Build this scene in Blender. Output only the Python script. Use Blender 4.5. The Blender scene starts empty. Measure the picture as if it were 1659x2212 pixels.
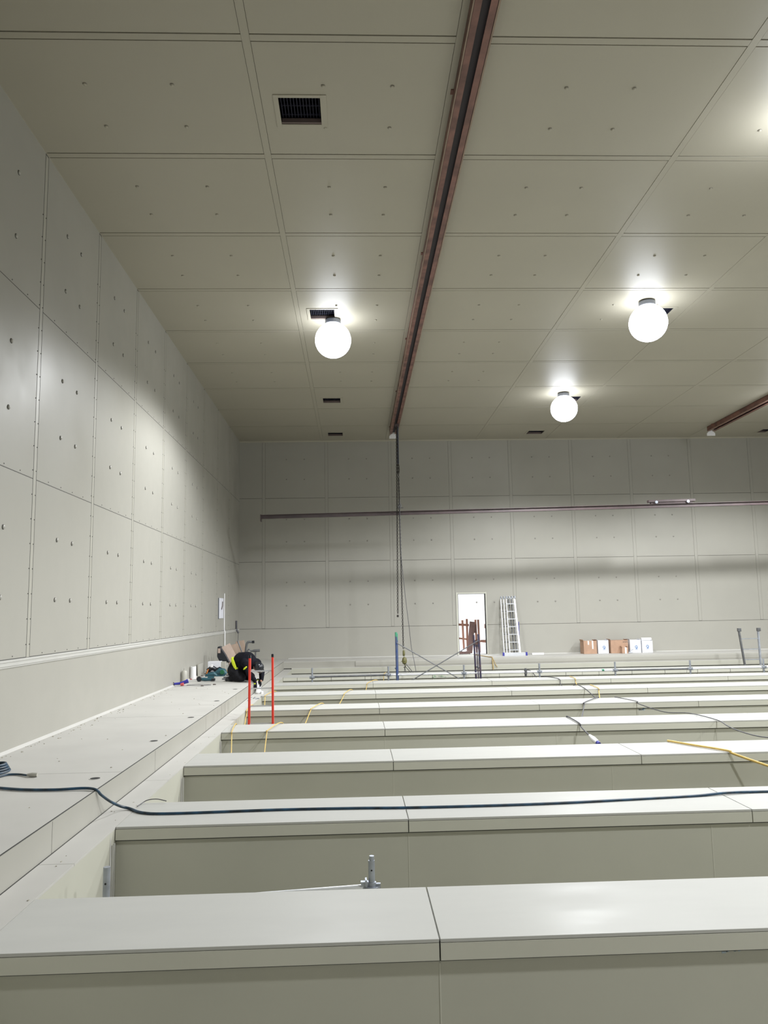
import bpy, bmesh, math, random
from mathutils import Vector, Matrix
random.seed(7)
C = bpy.context.scene.collection
SC = bpy.context.scene
E = 1.48                                   # eye height above the walkway

# ------------------------------------------------------------------ camera
F_PX = 1691.4
yaw, pitch, roll = math.radians(2.247), math.radians(7.319), math.radians(-1.017)
fw = Vector((math.sin(yaw)*math.cos(pitch), math.cos(yaw)*math.cos(pitch), math.sin(pitch)))
r0 = Vector((math.cos(yaw), -math.sin(yaw), 0)); u0 = r0.cross(fw)
rt = math.cos(roll)*r0 + math.sin(roll)*u0
up = -math.sin(roll)*r0 + math.cos(roll)*u0
cam = bpy.data.cameras.new('camera'); co = bpy.data.objects.new('camera', cam); C.objects.link(co)
co.matrix_world = Matrix(((rt.x, up.x, -fw.x, 0), (rt.y, up.y, -fw.y, 0), (rt.z, up.z, -fw.z, E), (0, 0, 0, 1)))
cam.sensor_fit = 'VERTICAL'; cam.sensor_height = 24.0; cam.lens = F_PX/2212*24.0
cam.clip_start = 0.05; cam.clip_end = 200
SC.camera = co

# ------------------------------------------------------------------ world, exposure
w = bpy.data.worlds.new('world'); SC.world = w; w.use_nodes = True
w.node_tree.nodes['Background'].inputs[0].default_value = (0.93, 0.96, 1, 1)
w.node_tree.nodes['Background'].inputs[1].default_value = 8.0
SC.view_settings.view_transform = 'Standard'; SC.view_settings.look = 'None'
SC.view_settings.gamma = 1.0; SC.view_settings.use_curve_mapping = False
SC.view_settings.exposure = 0.0
LAMP_W = 1520.0
LAMP_GLOBE = 12.0

# ------------------------------------------------------------------ materials
def node_mat(name, col, rough=0.5, metal=0.0, var=0.0, scale=3.0, bump=0.0, bscale=40.0, rvar=0.0, spec=0.5, emit=None, stretch=(1, 1, 1), tint=None, thr=(0.35, 0.65)):
    m = bpy.data.materials.new(name); m.use_nodes = True
    nt = m.node_tree; b = nt.nodes['Principled BSDF']
    b.inputs['Base Color'].default_value = (*col, 1); b.inputs['Roughness'].default_value = rough
    b.inputs['Metallic'].default_value = metal; b.inputs['Specular IOR Level'].default_value = spec
    if emit:
        b.inputs['Emission Color'].default_value = (*emit[0], 1); b.inputs['Emission Strength'].default_value = emit[1]
    if var or bump or rvar:
        tc = nt.nodes.new('ShaderNodeTexCoord'); mp = nt.nodes.new('ShaderNodeMapping'); mp.inputs['Scale'].default_value = stretch
        nt.links.new(tc.outputs['Object'], mp.inputs['Vector'])
    if var or rvar:
        n = nt.nodes.new('ShaderNodeTexNoise'); n.inputs['Scale'].default_value = scale; n.inputs['Detail'].default_value = 6
        nt.links.new(mp.outputs[0], n.inputs['Vector'])
        mr = nt.nodes.new('ShaderNodeMapRange'); mr.inputs[1].default_value = thr[0]; mr.inputs[2].default_value = thr[1]
        nt.links.new(n.outputs['Fac'], mr.inputs[0])
    if var:
        mx = nt.nodes.new('ShaderNodeMix'); mx.data_type = 'RGBA'
        t = tint or tuple(c*(1-var) for c in col)
        mx.inputs[6].default_value = (*col, 1); mx.inputs[7].default_value = (*t, 1)
        nt.links.new(mr.outputs[0], mx.inputs[0]); nt.links.new(mx.outputs[2], b.inputs['Base Color'])
    if rvar:
        m2 = nt.nodes.new('ShaderNodeMapRange'); m2.inputs[3].default_value = rough-rvar; m2.inputs[4].default_value = rough+rvar
        nt.links.new(mr.outputs[0], m2.inputs[0]); nt.links.new(m2.outputs[0], b.inputs['Roughness'])
    if bump:
        n3 = nt.nodes.new('ShaderNodeTexNoise'); n3.inputs['Scale'].default_value = bscale; n3.inputs['Detail'].default_value = 4
        nt.links.new(mp.outputs[0], n3.inputs['Vector'])
        bp = nt.nodes.new('ShaderNodeBump'); bp.inputs['Strength'].default_value = bump; bp.inputs['Distance'].default_value = 0.01
        nt.links.new(n3.outputs['Fac'], bp.inputs['Height']); nt.links.new(bp.outputs[0], b.inputs['Normal'])
    return m
PEB = (0.375, 0.365, 0.322)
M = {}
M['panel'] = node_mat('pebble_grey_sheet', PEB, 0.42, var=0.05, scale=0.7, bump=0.12, bscale=3.0, rvar=0.08, spec=0.25)
M['ceil'] = node_mat('ceiling_sheet', (0.385, 0.36, 0.285), 0.5, var=0.04, scale=0.6, bump=0.08, bscale=3.0)
M['strip'] = node_mat('cover_strip_sheet', (0.40, 0.388, 0.335), 0.42, var=0.03, scale=2.0)
M['cap'] = node_mat('worn_cap_sheet', (0.49, 0.49, 0.46), 0.38, var=0.03, scale=1.6, bump=0.08, bscale=2.2, rvar=0.06, stretch=(1, 3, 1), spec=0.03)
M['deck'] = node_mat('dusty_walkway_sheet', (0.50, 0.49, 0.455), 0.6, var=0.07, scale=1.3, bump=0.1, bscale=5)
M['wallsheet'] = node_mat('basin_wall_sheet', (0.48, 0.475, 0.40), 0.5, var=0.07, scale=0.8, bump=0.1, bscale=1.5)
M['fascia'] = node_mat('basin_fascia_sheet', (0.56, 0.555, 0.475), 0.45, var=0.04, scale=1.5)
M['gap'] = node_mat('joint_shade_backing', (0.07, 0.07, 0.062), 0.8, var=0.2, scale=5)  # dark colour stands in for the shade inside open joints
M['gapsoft'] = node_mat('ceiling_joint_shade_backing', (0.07, 0.066, 0.058), 0.8, var=0.2, scale=5)  # darkened in place of shade in the ceiling and back wall gaps
M['grooveshade'] = node_mat('groove_shade_fill', (0.035, 0.035, 0.032), 0.8, var=0.3, scale=8)  # dark fill painted in place of shade in the walkway edge grooves
M['dome'] = node_mat('anchor_plug_plastic', (0.38, 0.37, 0.33), 0.4, var=0.05)
M['ceilplug'] = node_mat('ceiling_plug_plastic', (0.25, 0.235, 0.20), 0.5, var=0.1)
M['backplug'] = node_mat('back_plug_plastic', (0.27, 0.26, 0.23), 0.5, var=0.1)
M['trim'] = node_mat('ledge_trim_sheet', (0.52, 0.515, 0.48), 0.4, var=0.05, scale=2)
M['rust'] = node_mat('red_brown_primer_steel', (0.21, 0.09, 0.065), 0.5, var=0.35, scale=4, rvar=0.1, tint=(0.12, 0.06, 0.048))
M['slot'] = node_mat('rail_slot_dark', (0.022, 0.014, 0.018), 0.6, var=0.2)
M['darksteel'] = node_mat('dark_purple_brown_steel', (0.085, 0.06, 0.06), 0.5, var=0.3, scale=3)
M['white'] = node_mat('white_plastic', (0.8, 0.8, 0.8), 0.4, var=0.03)
M['offwhite'] = node_mat('offwhite_card', (0.72, 0.73, 0.76), 0.6, var=0.04)
M['paper'] = node_mat('white_sheet_board', (0.78, 0.79, 0.86), 0.5, var=0.02)
M['black'] = node_mat('black_cloth', (0.012, 0.012, 0.017), 0.95, spec=0.1, var=0.4, scale=12, bump=0.3, bscale=30)
M['blacksoft'] = node_mat('dark_grey_trousers', (0.022, 0.022, 0.026), 0.95, spec=0.1, var=0.4, scale=10, bump=0.3, bscale=30)
M['blackgloss'] = node_mat('black_shell', (0.012, 0.014, 0.02), 0.25, var=0.2)
M['hiviz'] = node_mat('fluorescent_yellow_cloth', (0.72, 0.85, 0.03), 0.7, var=0.15, scale=20)
M['skin'] = node_mat('skin', (0.50, 0.27, 0.19), 0.55, var=0.1, scale=20)
M['hair'] = node_mat('dark_hair', (0.02, 0.014, 0.01), 0.6, var=0.3, scale=40)
M['red'] = node_mat('red_fibreglass', (0.72, 0.045, 0.025), 0.4, var=0.1, scale=5)
M['alu'] = node_mat('aluminium', (0.78, 0.80, 0.84), 0.3, metal=0.7, var=0.06, scale=6)
M['galv'] = node_mat('galvanised_tube', (0.42, 0.45, 0.50), 0.42, metal=0.6, var=0.25, scale=9)
M['galvlight'] = node_mat('bright_galvanised_tube', (0.80, 0.82, 0.84), 0.35, metal=0.3, var=0.1, scale=9)
M['galvdark'] = node_mat('weathered_and_shaded_tube', (0.16, 0.165, 0.17), 0.5, metal=0.5, var=0.3, scale=9)  # weathered tubes; also the painted shade on the rear ladder sections
M['bluepaint'] = node_mat('chipped_blue_paint', (0.02, 0.05, 0.17), 0.5, var=0.5, scale=14, tint=(0.06, 0.08, 0.14))
M['greenpaint'] = node_mat('green_paint', (0.06, 0.30, 0.17), 0.5, var=0.3, scale=14)
M['brownpaint'] = node_mat('rusty_frame_paint', (0.06, 0.035, 0.045), 0.55, var=0.5, scale=14, tint=(0.03, 0.035, 0.08))
M['cardboard'] = node_mat('brown_cardboard', (0.44, 0.28, 0.19), 0.8, var=0.12, scale=8)
M['cardpale'] = node_mat('pale_cardboard', (0.45, 0.35, 0.29), 0.8, var=0.12, scale=8)
M['cardin'] = node_mat('folded_cardboard_brown', (0.32, 0.24, 0.18), 0.8, var=0.2, scale=6)
M['ochre'] = node_mat('ochre_wrap', (0.45, 0.25, 0.06), 0.7, var=0.4, scale=14)
M['tape'] = node_mat('pale_tape', (0.75, 0.73, 0.70), 0.4, var=0.05)
M['inkblue'] = node_mat('blue_ink', (0.03, 0.16, 0.42), 0.6, var=0.05)
M['inkdark'] = node_mat('dark_ink', (0.09, 0.07, 0.06), 0.6, var=0.05)
M['bluecable'] = node_mat('dark_blue_cable', (0.02, 0.075, 0.14), 0.45, var=0.3, scale=9, tint=(0.012, 0.022, 0.03))
M['greycable'] = node_mat('grey_cable', (0.08, 0.08, 0.09), 0.5, var=0.2, scale=9)
M['yellowcable'] = node_mat('yellow_cable', (0.68, 0.47, 0.13), 0.5, var=0.15, scale=9)
M['palecord'] = node_mat('pale_ochre_cord', (0.46, 0.34, 0.15), 0.7, var=0.2, scale=12)
M['teal'] = node_mat('teal_tool_shell', (0.02, 0.085, 0.11), 0.4, var=0.1)
M['green'] = node_mat('green_tool_shell', (0.015, 0.12, 0.05), 0.4, var=0.2)
M['orange'] = node_mat('orange_tool_shell', (0.75, 0.25, 0.05), 0.4, var=0.1)
M['navy'] = node_mat('navy_blue_shell', (0.03, 0.03, 0.30), 0.5, var=0.1)
M['pink'] = node_mat('pink_red_rubber', (0.70, 0.12, 0.13), 0.6, var=0.2)
M['olive'] = node_mat('olive_hook_paint', (0.18, 0.17, 0.06), 0.5, var=0.4, scale=20)
M['slingblue'] = node_mat('blue_webbing', (0.07, 0.10, 0.20), 0.8, var=0.2)
M['chain'] = node_mat('dark_chain_steel', (0.06, 0.055, 0.05), 0.45, metal=0.6, var=0.2)
M['duct'] = node_mat('dark_duct', (0.012, 0.012, 0.03), 0.8, var=0.2)
M['duct2'] = node_mat('brown_duct_edge', (0.16, 0.12, 0.11), 0.7, var=0.2)
M['lampglass'] = node_mat('lit_lamp_globe', (1, 1, 1), 0.4, emit=((0.88, 0.92, 1.0), LAMP_GLOBE))
M['lamphousing'] = node_mat('lamp_housing', (0.15, 0.16, 0.18), 0.4, metal=0.3, var=0.1)
M['wood'] = node_mat('red_brown_timber', (0.28, 0.13, 0.085), 0.7, var=0.35, scale=5, stretch=(1, 1, .2))
M['wooddark'] = node_mat('dark_red_board', (0.10, 0.052, 0.042), 0.7, var=0.25, scale=5)
M['outwall'] = node_mat('white_outside_cladding', (0.85, 0.85, 0.85), 0.5, var=0.02)
M['clear'] = node_mat('translucent_grey_plastic', (0.42, 0.41, 0.36), 0.4, var=0.05)
M['sprayg'] = node_mat('green_spray_mark', (0.36, 0.50, 0.34), 0.6, var=0.9, scale=9, tint=(0.43, 0.45, 0.38))
M['sprayb'] = node_mat('blue_chalk_mark', (0.28, 0.45, 0.62), 0.6, var=0.9, scale=9, tint=(0.42, 0.44, 0.42))
M['hole'] = node_mat('hole_dark', (0.02, 0.02, 0.02), 0.8, var=0.1)
M['crumb'] = node_mat('sealant_crumbs', (0.46, 0.43, 0.34), 0.8, var=0.5, scale=30)

# ------------------------------------------------------------------ mesh builder
class MB:
    def __init__(s): s.v = []; s.f = []; s.mi = []
    def add(s, vs, fs, mi=0):
        n = len(s.v); s.v += [tuple(v) for v in vs]; s.f += [tuple(i+n for i in f) for f in fs]; s.mi += [mi]*len(fs)
    def box(s, x0, x1, y0, y1, z0, z1, mi=0, mat=None):
        vs = [Vector((x, y, z)) for z in (z0, z1) for y in (y0, y1) for x in (x0, x1)]
        if mat is not None: vs = [mat @ v for v in vs]
        s.add(vs, [(0, 2, 3, 1), (4, 5, 7, 6), (0, 1, 5, 4), (2, 6, 7, 3), (0, 4, 6, 2), (1, 3, 7, 5)], mi)
    def bar(s, a, b, w, d, mi=0, upv=(0, 0, 1)):
        a, b = Vector(a), Vector(b); t = (b-a); L = t.length; t.normalize(); u = Vector(upv)
        if abs(t.dot(u)) > .95: u = Vector((0, 1, 0))
        sx = t.cross(u).normalized(); u = sx.cross(t)
        m = Matrix(((sx.x, t.x, u.x, a.x), (sx.y, t.y, u.y, a.y), (sx.z, t.z, u.z, a.z), (0, 0, 0, 1)))
        s.box(-w/2, w/2, 0, L, -d/2, d/2, mi, m)
    def tube(s, pts, r, n=8, mi=0, cap=True, closed=False):
        pts = [Vector(p) for p in pts]; K = len(pts); rs = r if isinstance(r, (list, tuple)) else [r]*K
        rings = []; prev = None
        for i, p in enumerate(pts):
            a = pts[(i-1) % K] if (i or closed) else p; b = pts[(i+1) % K] if (i < K-1 or closed) else p
            t = (b-a).normalized() if (b-a).length > 1e-9 else Vector((0, 0, 1))
            if prev is None:
                u = Vector((0, 0, 1)) if abs(t.z) < .9 else Vector((1, 0, 0))
            else: u = prev
            sx = t.cross(u)
            if sx.length < 1e-6: sx = t.cross(Vector((0, 1, .01)))
            sx.normalize(); u = sx.cross(t); prev = u
            rings.append([p + rs[i]*(math.cos(k*2*math.pi/n)*sx + math.sin(k*2*math.pi/n)*u) for k in range(n)])
        vs = [v for rg in rings for v in rg]; fs = []
        for i in range(K-1 if not closed else K):
            j = (i+1) % K
            for k in range(n): fs.append((i*n+k, i*n+(k+1) % n, j*n+(k+1) % n, j*n+k))
        if cap and not closed:
            fs.append(tuple(reversed(range(n)))); fs.append(tuple((K-1)*n+k for k in range(n)))
        s.add(vs, fs, mi)
    def cyl(s, a, b, r, n=16, mi=0): s.tube([a, b], r, n, mi)
    def lathe(s, prof, c=(0, 0, 0), n=24, mi=0, axis='z'):
        c = Vector(c); vs = []; fs = []
        for (r, h) in prof:
            for k in range(n):
                a = k*2*math.pi/n; p = (r*math.cos(a), r*math.sin(a), h)
                if axis == 'x': p = (p[2], p[0], p[1])
                if axis == 'y': p = (p[0], p[2], p[1])
                vs.append(c+Vector(p))
        for i in range(len(prof)-1):
            for k in range(n): fs.append((i*n+k, i*n+(k+1) % n, (i+1)*n+(k+1) % n, (i+1)*n+k))
        fs.append(tuple(reversed(range(n)))); fs.append(tuple((len(prof)-1)*n+k for k in range(n)))
        s.add(vs, fs, mi)
    def prism(s, poly, y0, y1, mi=0, axis='y'):
        n = len(poly); f = {'y': lambda p, h: (p[0], h, p[1]), 'z': lambda p, h: (p[0], p[1], h), 'x': lambda p, h: (h, p[0], p[1])}[axis]
        s.add([f(p, y0) for p in poly]+[f(p, y1) for p in poly],
              [tuple(range(n)), tuple(reversed(range(n, 2*n)))]+[(i, i+n, (i+1) % n+n, (i+1) % n) for i in range(n)], mi)
    def build(s, name, mats, parent=None, smooth=False, bevel=0, origin=None):
        me = bpy.data.meshes.new(name); o = Vector(origin) if origin is not None else Vector((0, 0, 0))
        me.from_pydata([tuple(Vector(v)-o) for v in s.v], [], s.f); me.update()
        bm = bmesh.new(); bm.from_mesh(me); bmesh.ops.recalc_face_normals(bm, faces=bm.faces); bm.to_mesh(me); bm.free()
        if not isinstance(mats, (list, tuple)): mats = [mats]
        for m in mats: me.materials.append(m)
        for p, i in zip(me.polygons, s.mi): p.material_index = i; p.use_smooth = smooth
        ob = bpy.data.objects.new(name, me); C.objects.link(ob); ob.location = o
        if parent is not None: ob.parent = parent
        if bevel:
            b = ob.modifiers.new('bevel', 'BEVEL'); b.width = bevel; b.segments = 2; b.limit_method = 'ANGLE'
        if smooth:
            try: me.set_sharp_from_angle(angle=math.radians(40))
            except Exception: pass
        return ob
def mb(): return MB()
def tag(o, label, cat, group=None):
    o['label'] = label; o['category'] = cat
    if group: o['group'] = group
    return o
def thing(name, label, cat, loc=(0, 0, 0), rz=0, group=None):
    o = bpy.data.objects.new(name, None); C.objects.link(o); o.location = loc; o.rotation_euler = (0, 0, rz); o.empty_display_size = .1
    return tag(o, label, cat, group)
def struct(o): o['kind'] = 'structure'; return o
def dup(root, loc, rz=None, label=None):
    r = root.copy(); C.objects.link(r); r.location = loc
    if rz is not None: r.rotation_euler = (0, 0, rz)
    if label: r['label'] = label
    for ch in list(root.children):
        c = ch.copy(); C.objects.link(c); c.parent = r
        for g in ch.children:
            d = g.copy(); C.objects.link(d); d.parent = c
    return r
def smooth_path(pts, per=8):
    P = [Vector(p) for p in pts]; out = []
    for i in range(len(P)-1):
        p0 = P[i-1] if i else P[i]; p1 = P[i]; p2 = P[i+1]; p3 = P[i+2] if i+2 < len(P) else P[i+1]
        for k in range(per):
            t = k/per
            out.append(0.5*((2*p1)+(-p0+p2)*t+(2*p0-5*p1+4*p2-p3)*t*t+(-p0+3*p1-3*p2+p3)*t**3))
    out.append(P[-1]); return out
def fused(name, caps, mat, parent, voxel=0.012, sm=6):
    """one continuous surface grown round tapered limbs"""
    b = mb()
    for (a, ra, c, rc) in caps:
        a, c = Vector(a), Vector(c)
        d = (c-a); L = d.length; d = d.normalized() if L > 1e-6 else Vector((0, 0, 1))
        pts = []; rs = []
        for t in (-.98, -.8, -.5, -.2): pts.append(a+d*ra*t); rs.append(ra*math.sqrt(1-t*t))
        pts.append(a.lerp(c, .33)); rs.append(ra*.67+rc*.33); pts.append(a.lerp(c, .66)); rs.append(ra*.34+rc*.66)
        for t in (.2, .5, .8, .98): pts.append(c+d*rc*t); rs.append(rc*math.sqrt(1-t*t))
        b.tube(pts, rs, 14)
    o = b.build(name, mat, parent, smooth=True)
    m = o.modifiers.new('fuse', 'REMESH'); m.mode = 'VOXEL'; m.voxel_size = voxel; m.use_smooth_shade = True
    s2 = o.modifiers.new('soften', 'SMOOTH'); s2.iterations = sm; s2.factor = .5
    return o

# ------------------------------------------------------------------ dimensions
XL, XR = -3.9, 16.6
YB, YN = 26.7, -2.2
ZC = 5.95+E
def seams_y(): return [YB-2.135*k for k in range(1, 14) if YB-2.135*k > YN]     # 24.565 ... 
SY = sorted(seams_y())
SX_C = [-1.06, 1.18, 4.33, 6.79, 9.33, 11.85, 14.3]
SX_B = [-3.07, -.92, 1.28, 3.37, 5.47, 7.62, 9.71, 11.85, 14.0]
Z_L = [-.45+E, 1.695+E, 3.85+E]
G = 0.010

def rects_minus(x0, x1, y0, y1, holes):
    out = [(x0, x1, y0, y1)]
    for (a, b, c, d) in holes:
        new = []
        for (p, q, r, s) in out:
            if a >= q or b <= p or c >= s or d <= r: new.append((p, q, r, s)); continue
            if a > p: new.append((p, a, r, s))
            if b < q: new.append((b, q, r, s))
            l, h = max(a, p), min(b, q)
            if c > r: new.append((l, h, r, c))
            if d < s: new.append((l, h, d, s))
        out = new
    return out

def anchor_mesh(dark, rr=0.027):
    b = mb()
    b.lathe([(rr, 0), (rr, .004)], n=14, mi=0)  # rim, dark on the left wall plugs in place of their shadow crescent
    b.lathe([(rr*.78, .003), (rr*.76, .012), (rr*.5, .018), (rr*.1, .020)], n=14, mi=1)
    return b
_am = {}
def anchors(parent, spots, rot, kind):
    key = kind
    if key not in _am:
        o = anchor_mesh(0, {'wall': .030, 'back': .03, 'ceil': .026}[kind]).build('anchor_plug', {'wall': [M['gap'], M['dome']], 'back': [M['panel'], M['backplug']], 'ceil': [M['ceilplug'], M['ceil']]}[kind], None, smooth=True)
        _am[key] = o.data; bpy.data.objects.remove(o)
    for p in spots:
        o = bpy.data.objects.new('anchor_plug', _am[key]); C.objects.link(o); o.parent = parent; o.location = p; o.rotation_euler = rot

# ------------------------------------------------------------------ left wall
b = mb()
b.box(XL-.3, XL-.0012, YN, YB, Z_L[0]-.04, ZC, 1); b.box(XL-.3, XL-.018, YN, YB, -3.0, ZC+.3, 1)  # dark backing set nearly flush, painting the shade of the panel gaps
b.box(XL-.02, XL, YN, YB, -.3, Z_L[0]-.02, 0)                         # plain lower band
ys = [YN]+SY+[YB]
zr = [Z_L[0], Z_L[1], Z_L[2], ZC]
for i in range(len(ys)-1):
    for j in range(3):
        y0 = ys[i]+(.0475+.008 if i else 0); y1 = ys[i+1]-(.0475+.008 if i < len(ys)-2 else 0)
        b.box(XL-.02, XL, y0, y1, zr[j]+G/2, zr[j+1]-G/2, 0)
for y in SY:
    b.box(XL-.02, XL+.0004, y-.041, y+.041, Z_L[0], ZC-.02, 2)
    for k in range(19):                                               # little screws up both edges of the strip
        z = Z_L[0]+.15+k*.3
        for s in (-.07, .03): b.box(XL, XL+.005, y+s-.006, y+s+.006, z-.006, z+.006, 1)
for i in range(len(ys)-1):                                            # screws above each horizontal joint
    for zz in (Z_L[0]+.03, Z_L[1]+.035, Z_L[2]+.035):
        for k in range(1, 5):
            y = ys[i]+(ys[i+1]-ys[i])*k/5
            b.box(XL, XL+.004, y-.006, y+.006, zz-.006, zz+.006, 1)
wall_left = struct(b.build('wall_left', [M['panel'], M['gap'], M['strip']]))
sp = []
for y in SY:
    if 6 < y < 19.5:
        for dy in (.78, 1.33):
            for z in (.24, 1.02, 2.39, 3.17, 4.44, 5.23): sp.append((XL, y+dy, z+E))
for z in (.24, 1.02, 2.39, 3.17, 4.44, 5.23): pass
anchors(wall_left, sp, (0, math.pi/2, 0), 'wall')
b = mb()
b.box(XL-.01, XL+.022, YN, YB-.02, Z_L[0]-.075, Z_L[0]-.005)
b.box(XL-.01, XL+.030, YN, YB-.02, Z_L[0]-.030, Z_L[0]-.004)
b.box(XL-.01, XL+.012, YN, YB-.02, Z_L[0]-.095, Z_L[0]-.070)
struct(b.build('trim_1', M['trim'], bevel=.003))

# ------------------------------------------------------------------ back wall with doorway
DX0, DX1, DZ0, DZ1 = 3.505, 4.455, 0.03, 2.066
b = mb()
for r in rects_minus(XL-.3, XR+.3, -3.0, ZC+.3, [(DX0, DX1, DZ0, DZ1)]):
    b.box(r[0], r[1], YB+.018, YB+.25, r[2], r[3], 1)
xs = [XL]+SX_B+[XR]
zb = [-.3, Z_L[0]-.02, 1.77+E, 3.95+E, ZC]
hole = [(DX0-.06, DX1+.04, DZ0-.06, DZ1+.05)]
for r in rects_minus(XL, XR, -.3, zb[1]-G/2, hole): b.box(r[0], r[1], YB, YB+.02, r[2], r[3], 0)
for i in range(len(xs)-1):
    for j in range(1, 4):
        x0 = xs[i]+(.055 if i else 0); x1 = xs[i+1]-(.055 if i < len(xs)-2 else 0)
        for r in rects_minus(x0, x1, zb[j]+G/2, zb[j+1]-G/2, hole): b.box(r[0], r[1], YB, YB+.02, r[2], r[3], 0)
for x in SX_B: b.box(x-.05, x+.05, YB-.003, YB+.02, zb[1]+.01, ZC-.02, 0)
wall_back = struct(b.build('wall_back', [M['panel'], M['gapsoft'], M['strip']]))
sp = []
for x in SX_B[:7]:
    for dx in (.78, 1.39):
        for z in (.29, 1.07, 2.45, 3.21, 4.6, 5.3): sp.append((x+dx, YB-.001, z+E))
anchors(wall_back, sp, (math.pi/2, 0, 0), 'back')
b = mb()
b.box(DX0-.055, DX0, YB-.012, YB+.26, DZ0-.02, DZ1+.05, 0); b.box(DX1, DX1+.035, YB-.012, YB+.26, DZ0-.02, DZ1+.05, 0)
b.box(DX0, DX1, YB-.012, YB+.26, DZ1, DZ1+.045, 0)
b.box(DX0-.04, DX1+.03, YB-.03, YB+.3, DZ0-.05, DZ0, 1)
door = struct(b.build('door_1', [M['fascia'], M['trim']], bevel=.004))
b = mb()
for x in (DX0, DX1-.012): b.box(x, x+.012, YB-.016, YB+.02, DZ0, DZ1, 0)
b.box(DX0, DX1, YB-.016, YB+.02, DZ1-.014, DZ1, 0)
b.build('door_seal', M['gap'], door)

# ------------------------------------------------------------------ right and near walls
b = mb(); b.box(XR, XR+.3, YN-.3, YB+.3, -3.0, ZC+.3, 0)
for y in SY: b.box(XR-.01, XR+.01, y-.04, y+.04, 1, ZC)
struct(b.build('wall_right', M['panel']))
b = mb(); b.box(XL-.3, XR+.3, YN-.3, YN, -3.0, ZC+.3, 0)
for x in SX_B: b.box(x-.04, x+.04, YN-.01, YN+.01, 1, ZC)
struct(b.build('wall_near', M['panel']))

# ------------------------------------------------------------------ ceiling with vent openings
VENTS = [(-.815, -.33, 8.43, 8.93), (-.815, -.33, 14.83, 15.33), (-.815, -.33, 21.25, 21.75), (-.815, -.33, 25.45, 25.95),
         (5.99, 6.46, 14.80, 15.30), (5.99, 6.46, 21.25, 21.75), (5.90, 6.43, 25.42, 25.92), (13.93, 14.4, 25.50, 26.0), (5.99, 6.46, 8.43, 8.93)]
b = mb()
xs = [XL]+SX_C+[XR]
for r in rects_minus(XL-.3, XR+.3, YN-.3, YB+.3, VENTS): b.box(r[0], r[1], r[2], r[3], ZC+.014, ZC+.3, 1)
for i in range(len(xs)-1):
    for j in range(len(ys)-1):
        x0 = xs[i]+(.0475 if i else 0); x1 = xs[i+1]-(.0475 if i < len(xs)-2 else 0)
        y0 = ys[j]+.060; y1 = ys[j+1]-.060
        for r in rects_minus(x0, x1, y0, y1, VENTS): b.box(r[0], r[1], r[2], r[3], ZC, ZC+.016, 0)
        b.box(xs[i]+.045 if i else XL, xs[i+1]-.045, ys[j+1]-.044, ys[j+1]+.044, ZC-.002, ZC+.016, 0)
for x in SX_C: b.box(x-.043, x+.043, YN, YB, ZC-.003, ZC+.016, 0)
ceiling = struct(b.build('ceiling', [M['ceil'], M['gapsoft']]))
sp = []
for (xa, xb_) in ((-2.955, -1.985), (-.285, .505), (2.51, 3.30), (5.18, 6.05), (7.7, 8.5)):
    for y in SY:
        if 4.5 < y < 19:
            for dy in (.74, 1.51):
                for x in (xa, xb_):
                    if not any(v[0]-.05 < x < v[1]+.05 and v[2]-.05 < y+dy < v[3]+.05 for v in VENTS) and not (x > 5 and y < 7): sp.append((x, y+dy, ZC))
anchors(ceiling, sp[:100], (math.pi, 0, 0), 'ceil')

# corner fillets where ceiling and walls meet
b = mb()
b.prism([(XL-.01, ZC-.012), (XL+.012, ZC+.01), (XL-.01, ZC+.01)], YN, YB); struct(b.build('trim_2', M['ceil']))
b = mb()
b.prism([(YB+.01, ZC-.05), (YB-.05, ZC+.01), (YB+.01, ZC+.01)], XL, XR, axis='x'); struct(b.build('trim_3', M['ceil']))

# vents
vlab = ['dark square ceiling vent nearest the viewer, left of the rail', 'small ceiling vent right behind the left round lamp',
        'second farthest ceiling vent in the column left of the rail', 'farthest ceiling vent of the column left of the rail, by the back wall',
        'ceiling vent partly hidden behind the bright lamp at upper right', 'ceiling vent just behind the small lamp near the back wall',
        'shadowy ceiling vent near the back wall, right of the middle', 'ceiling vent cut by the right edge above the back wall', 'ceiling vent above the lamp beyond the right edge']
for k, v in enumerate(VENTS[:8]):
    t = thing('ceiling_vent', vlab[k], 'vent', (v[0], v[2], ZC), group='square ceiling vents')
    W, D = v[1]-v[0], v[3]-v[2]
    b = mb()
    for r in rects_minus(-.06, W+.075, -.05, D+.06, [(0, W, 0, D)]): b.box(r[0], r[1], r[2], r[3], -.010, 0.0, 0)
    b.build('flange', M['ceil'], t, bevel=.003)
    b = mb()
    for r in rects_minus(-.01, W+.01, -.01, D+.01, [(0, W, 0, D)]): b.box(r[0], r[1], r[2], r[3], 0, .35, 0)
    b.box(-.01, W+.01, -.01, D+.01, .35, .36, 0)
    b.build('duct', M['duct'], t)
    b = mb(); b.box(0.002, W-.002, D-.03, D-.003, .0, .055, 0); b.build('duct_rim', M['duct2'], t)
    b = mb()
    for i in range(13): x = .02+i*(W-.04)/12; b.box(x-.004, x+.004, .005, D-.035, .06, .10, 0)
    for i in range(3): y = .08+i*(D-.16)/2; b.box(0.005, W-.005, y-.004, y+.004, .065, .09, 0)
    b.build('grille', M['duct'], t)

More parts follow.
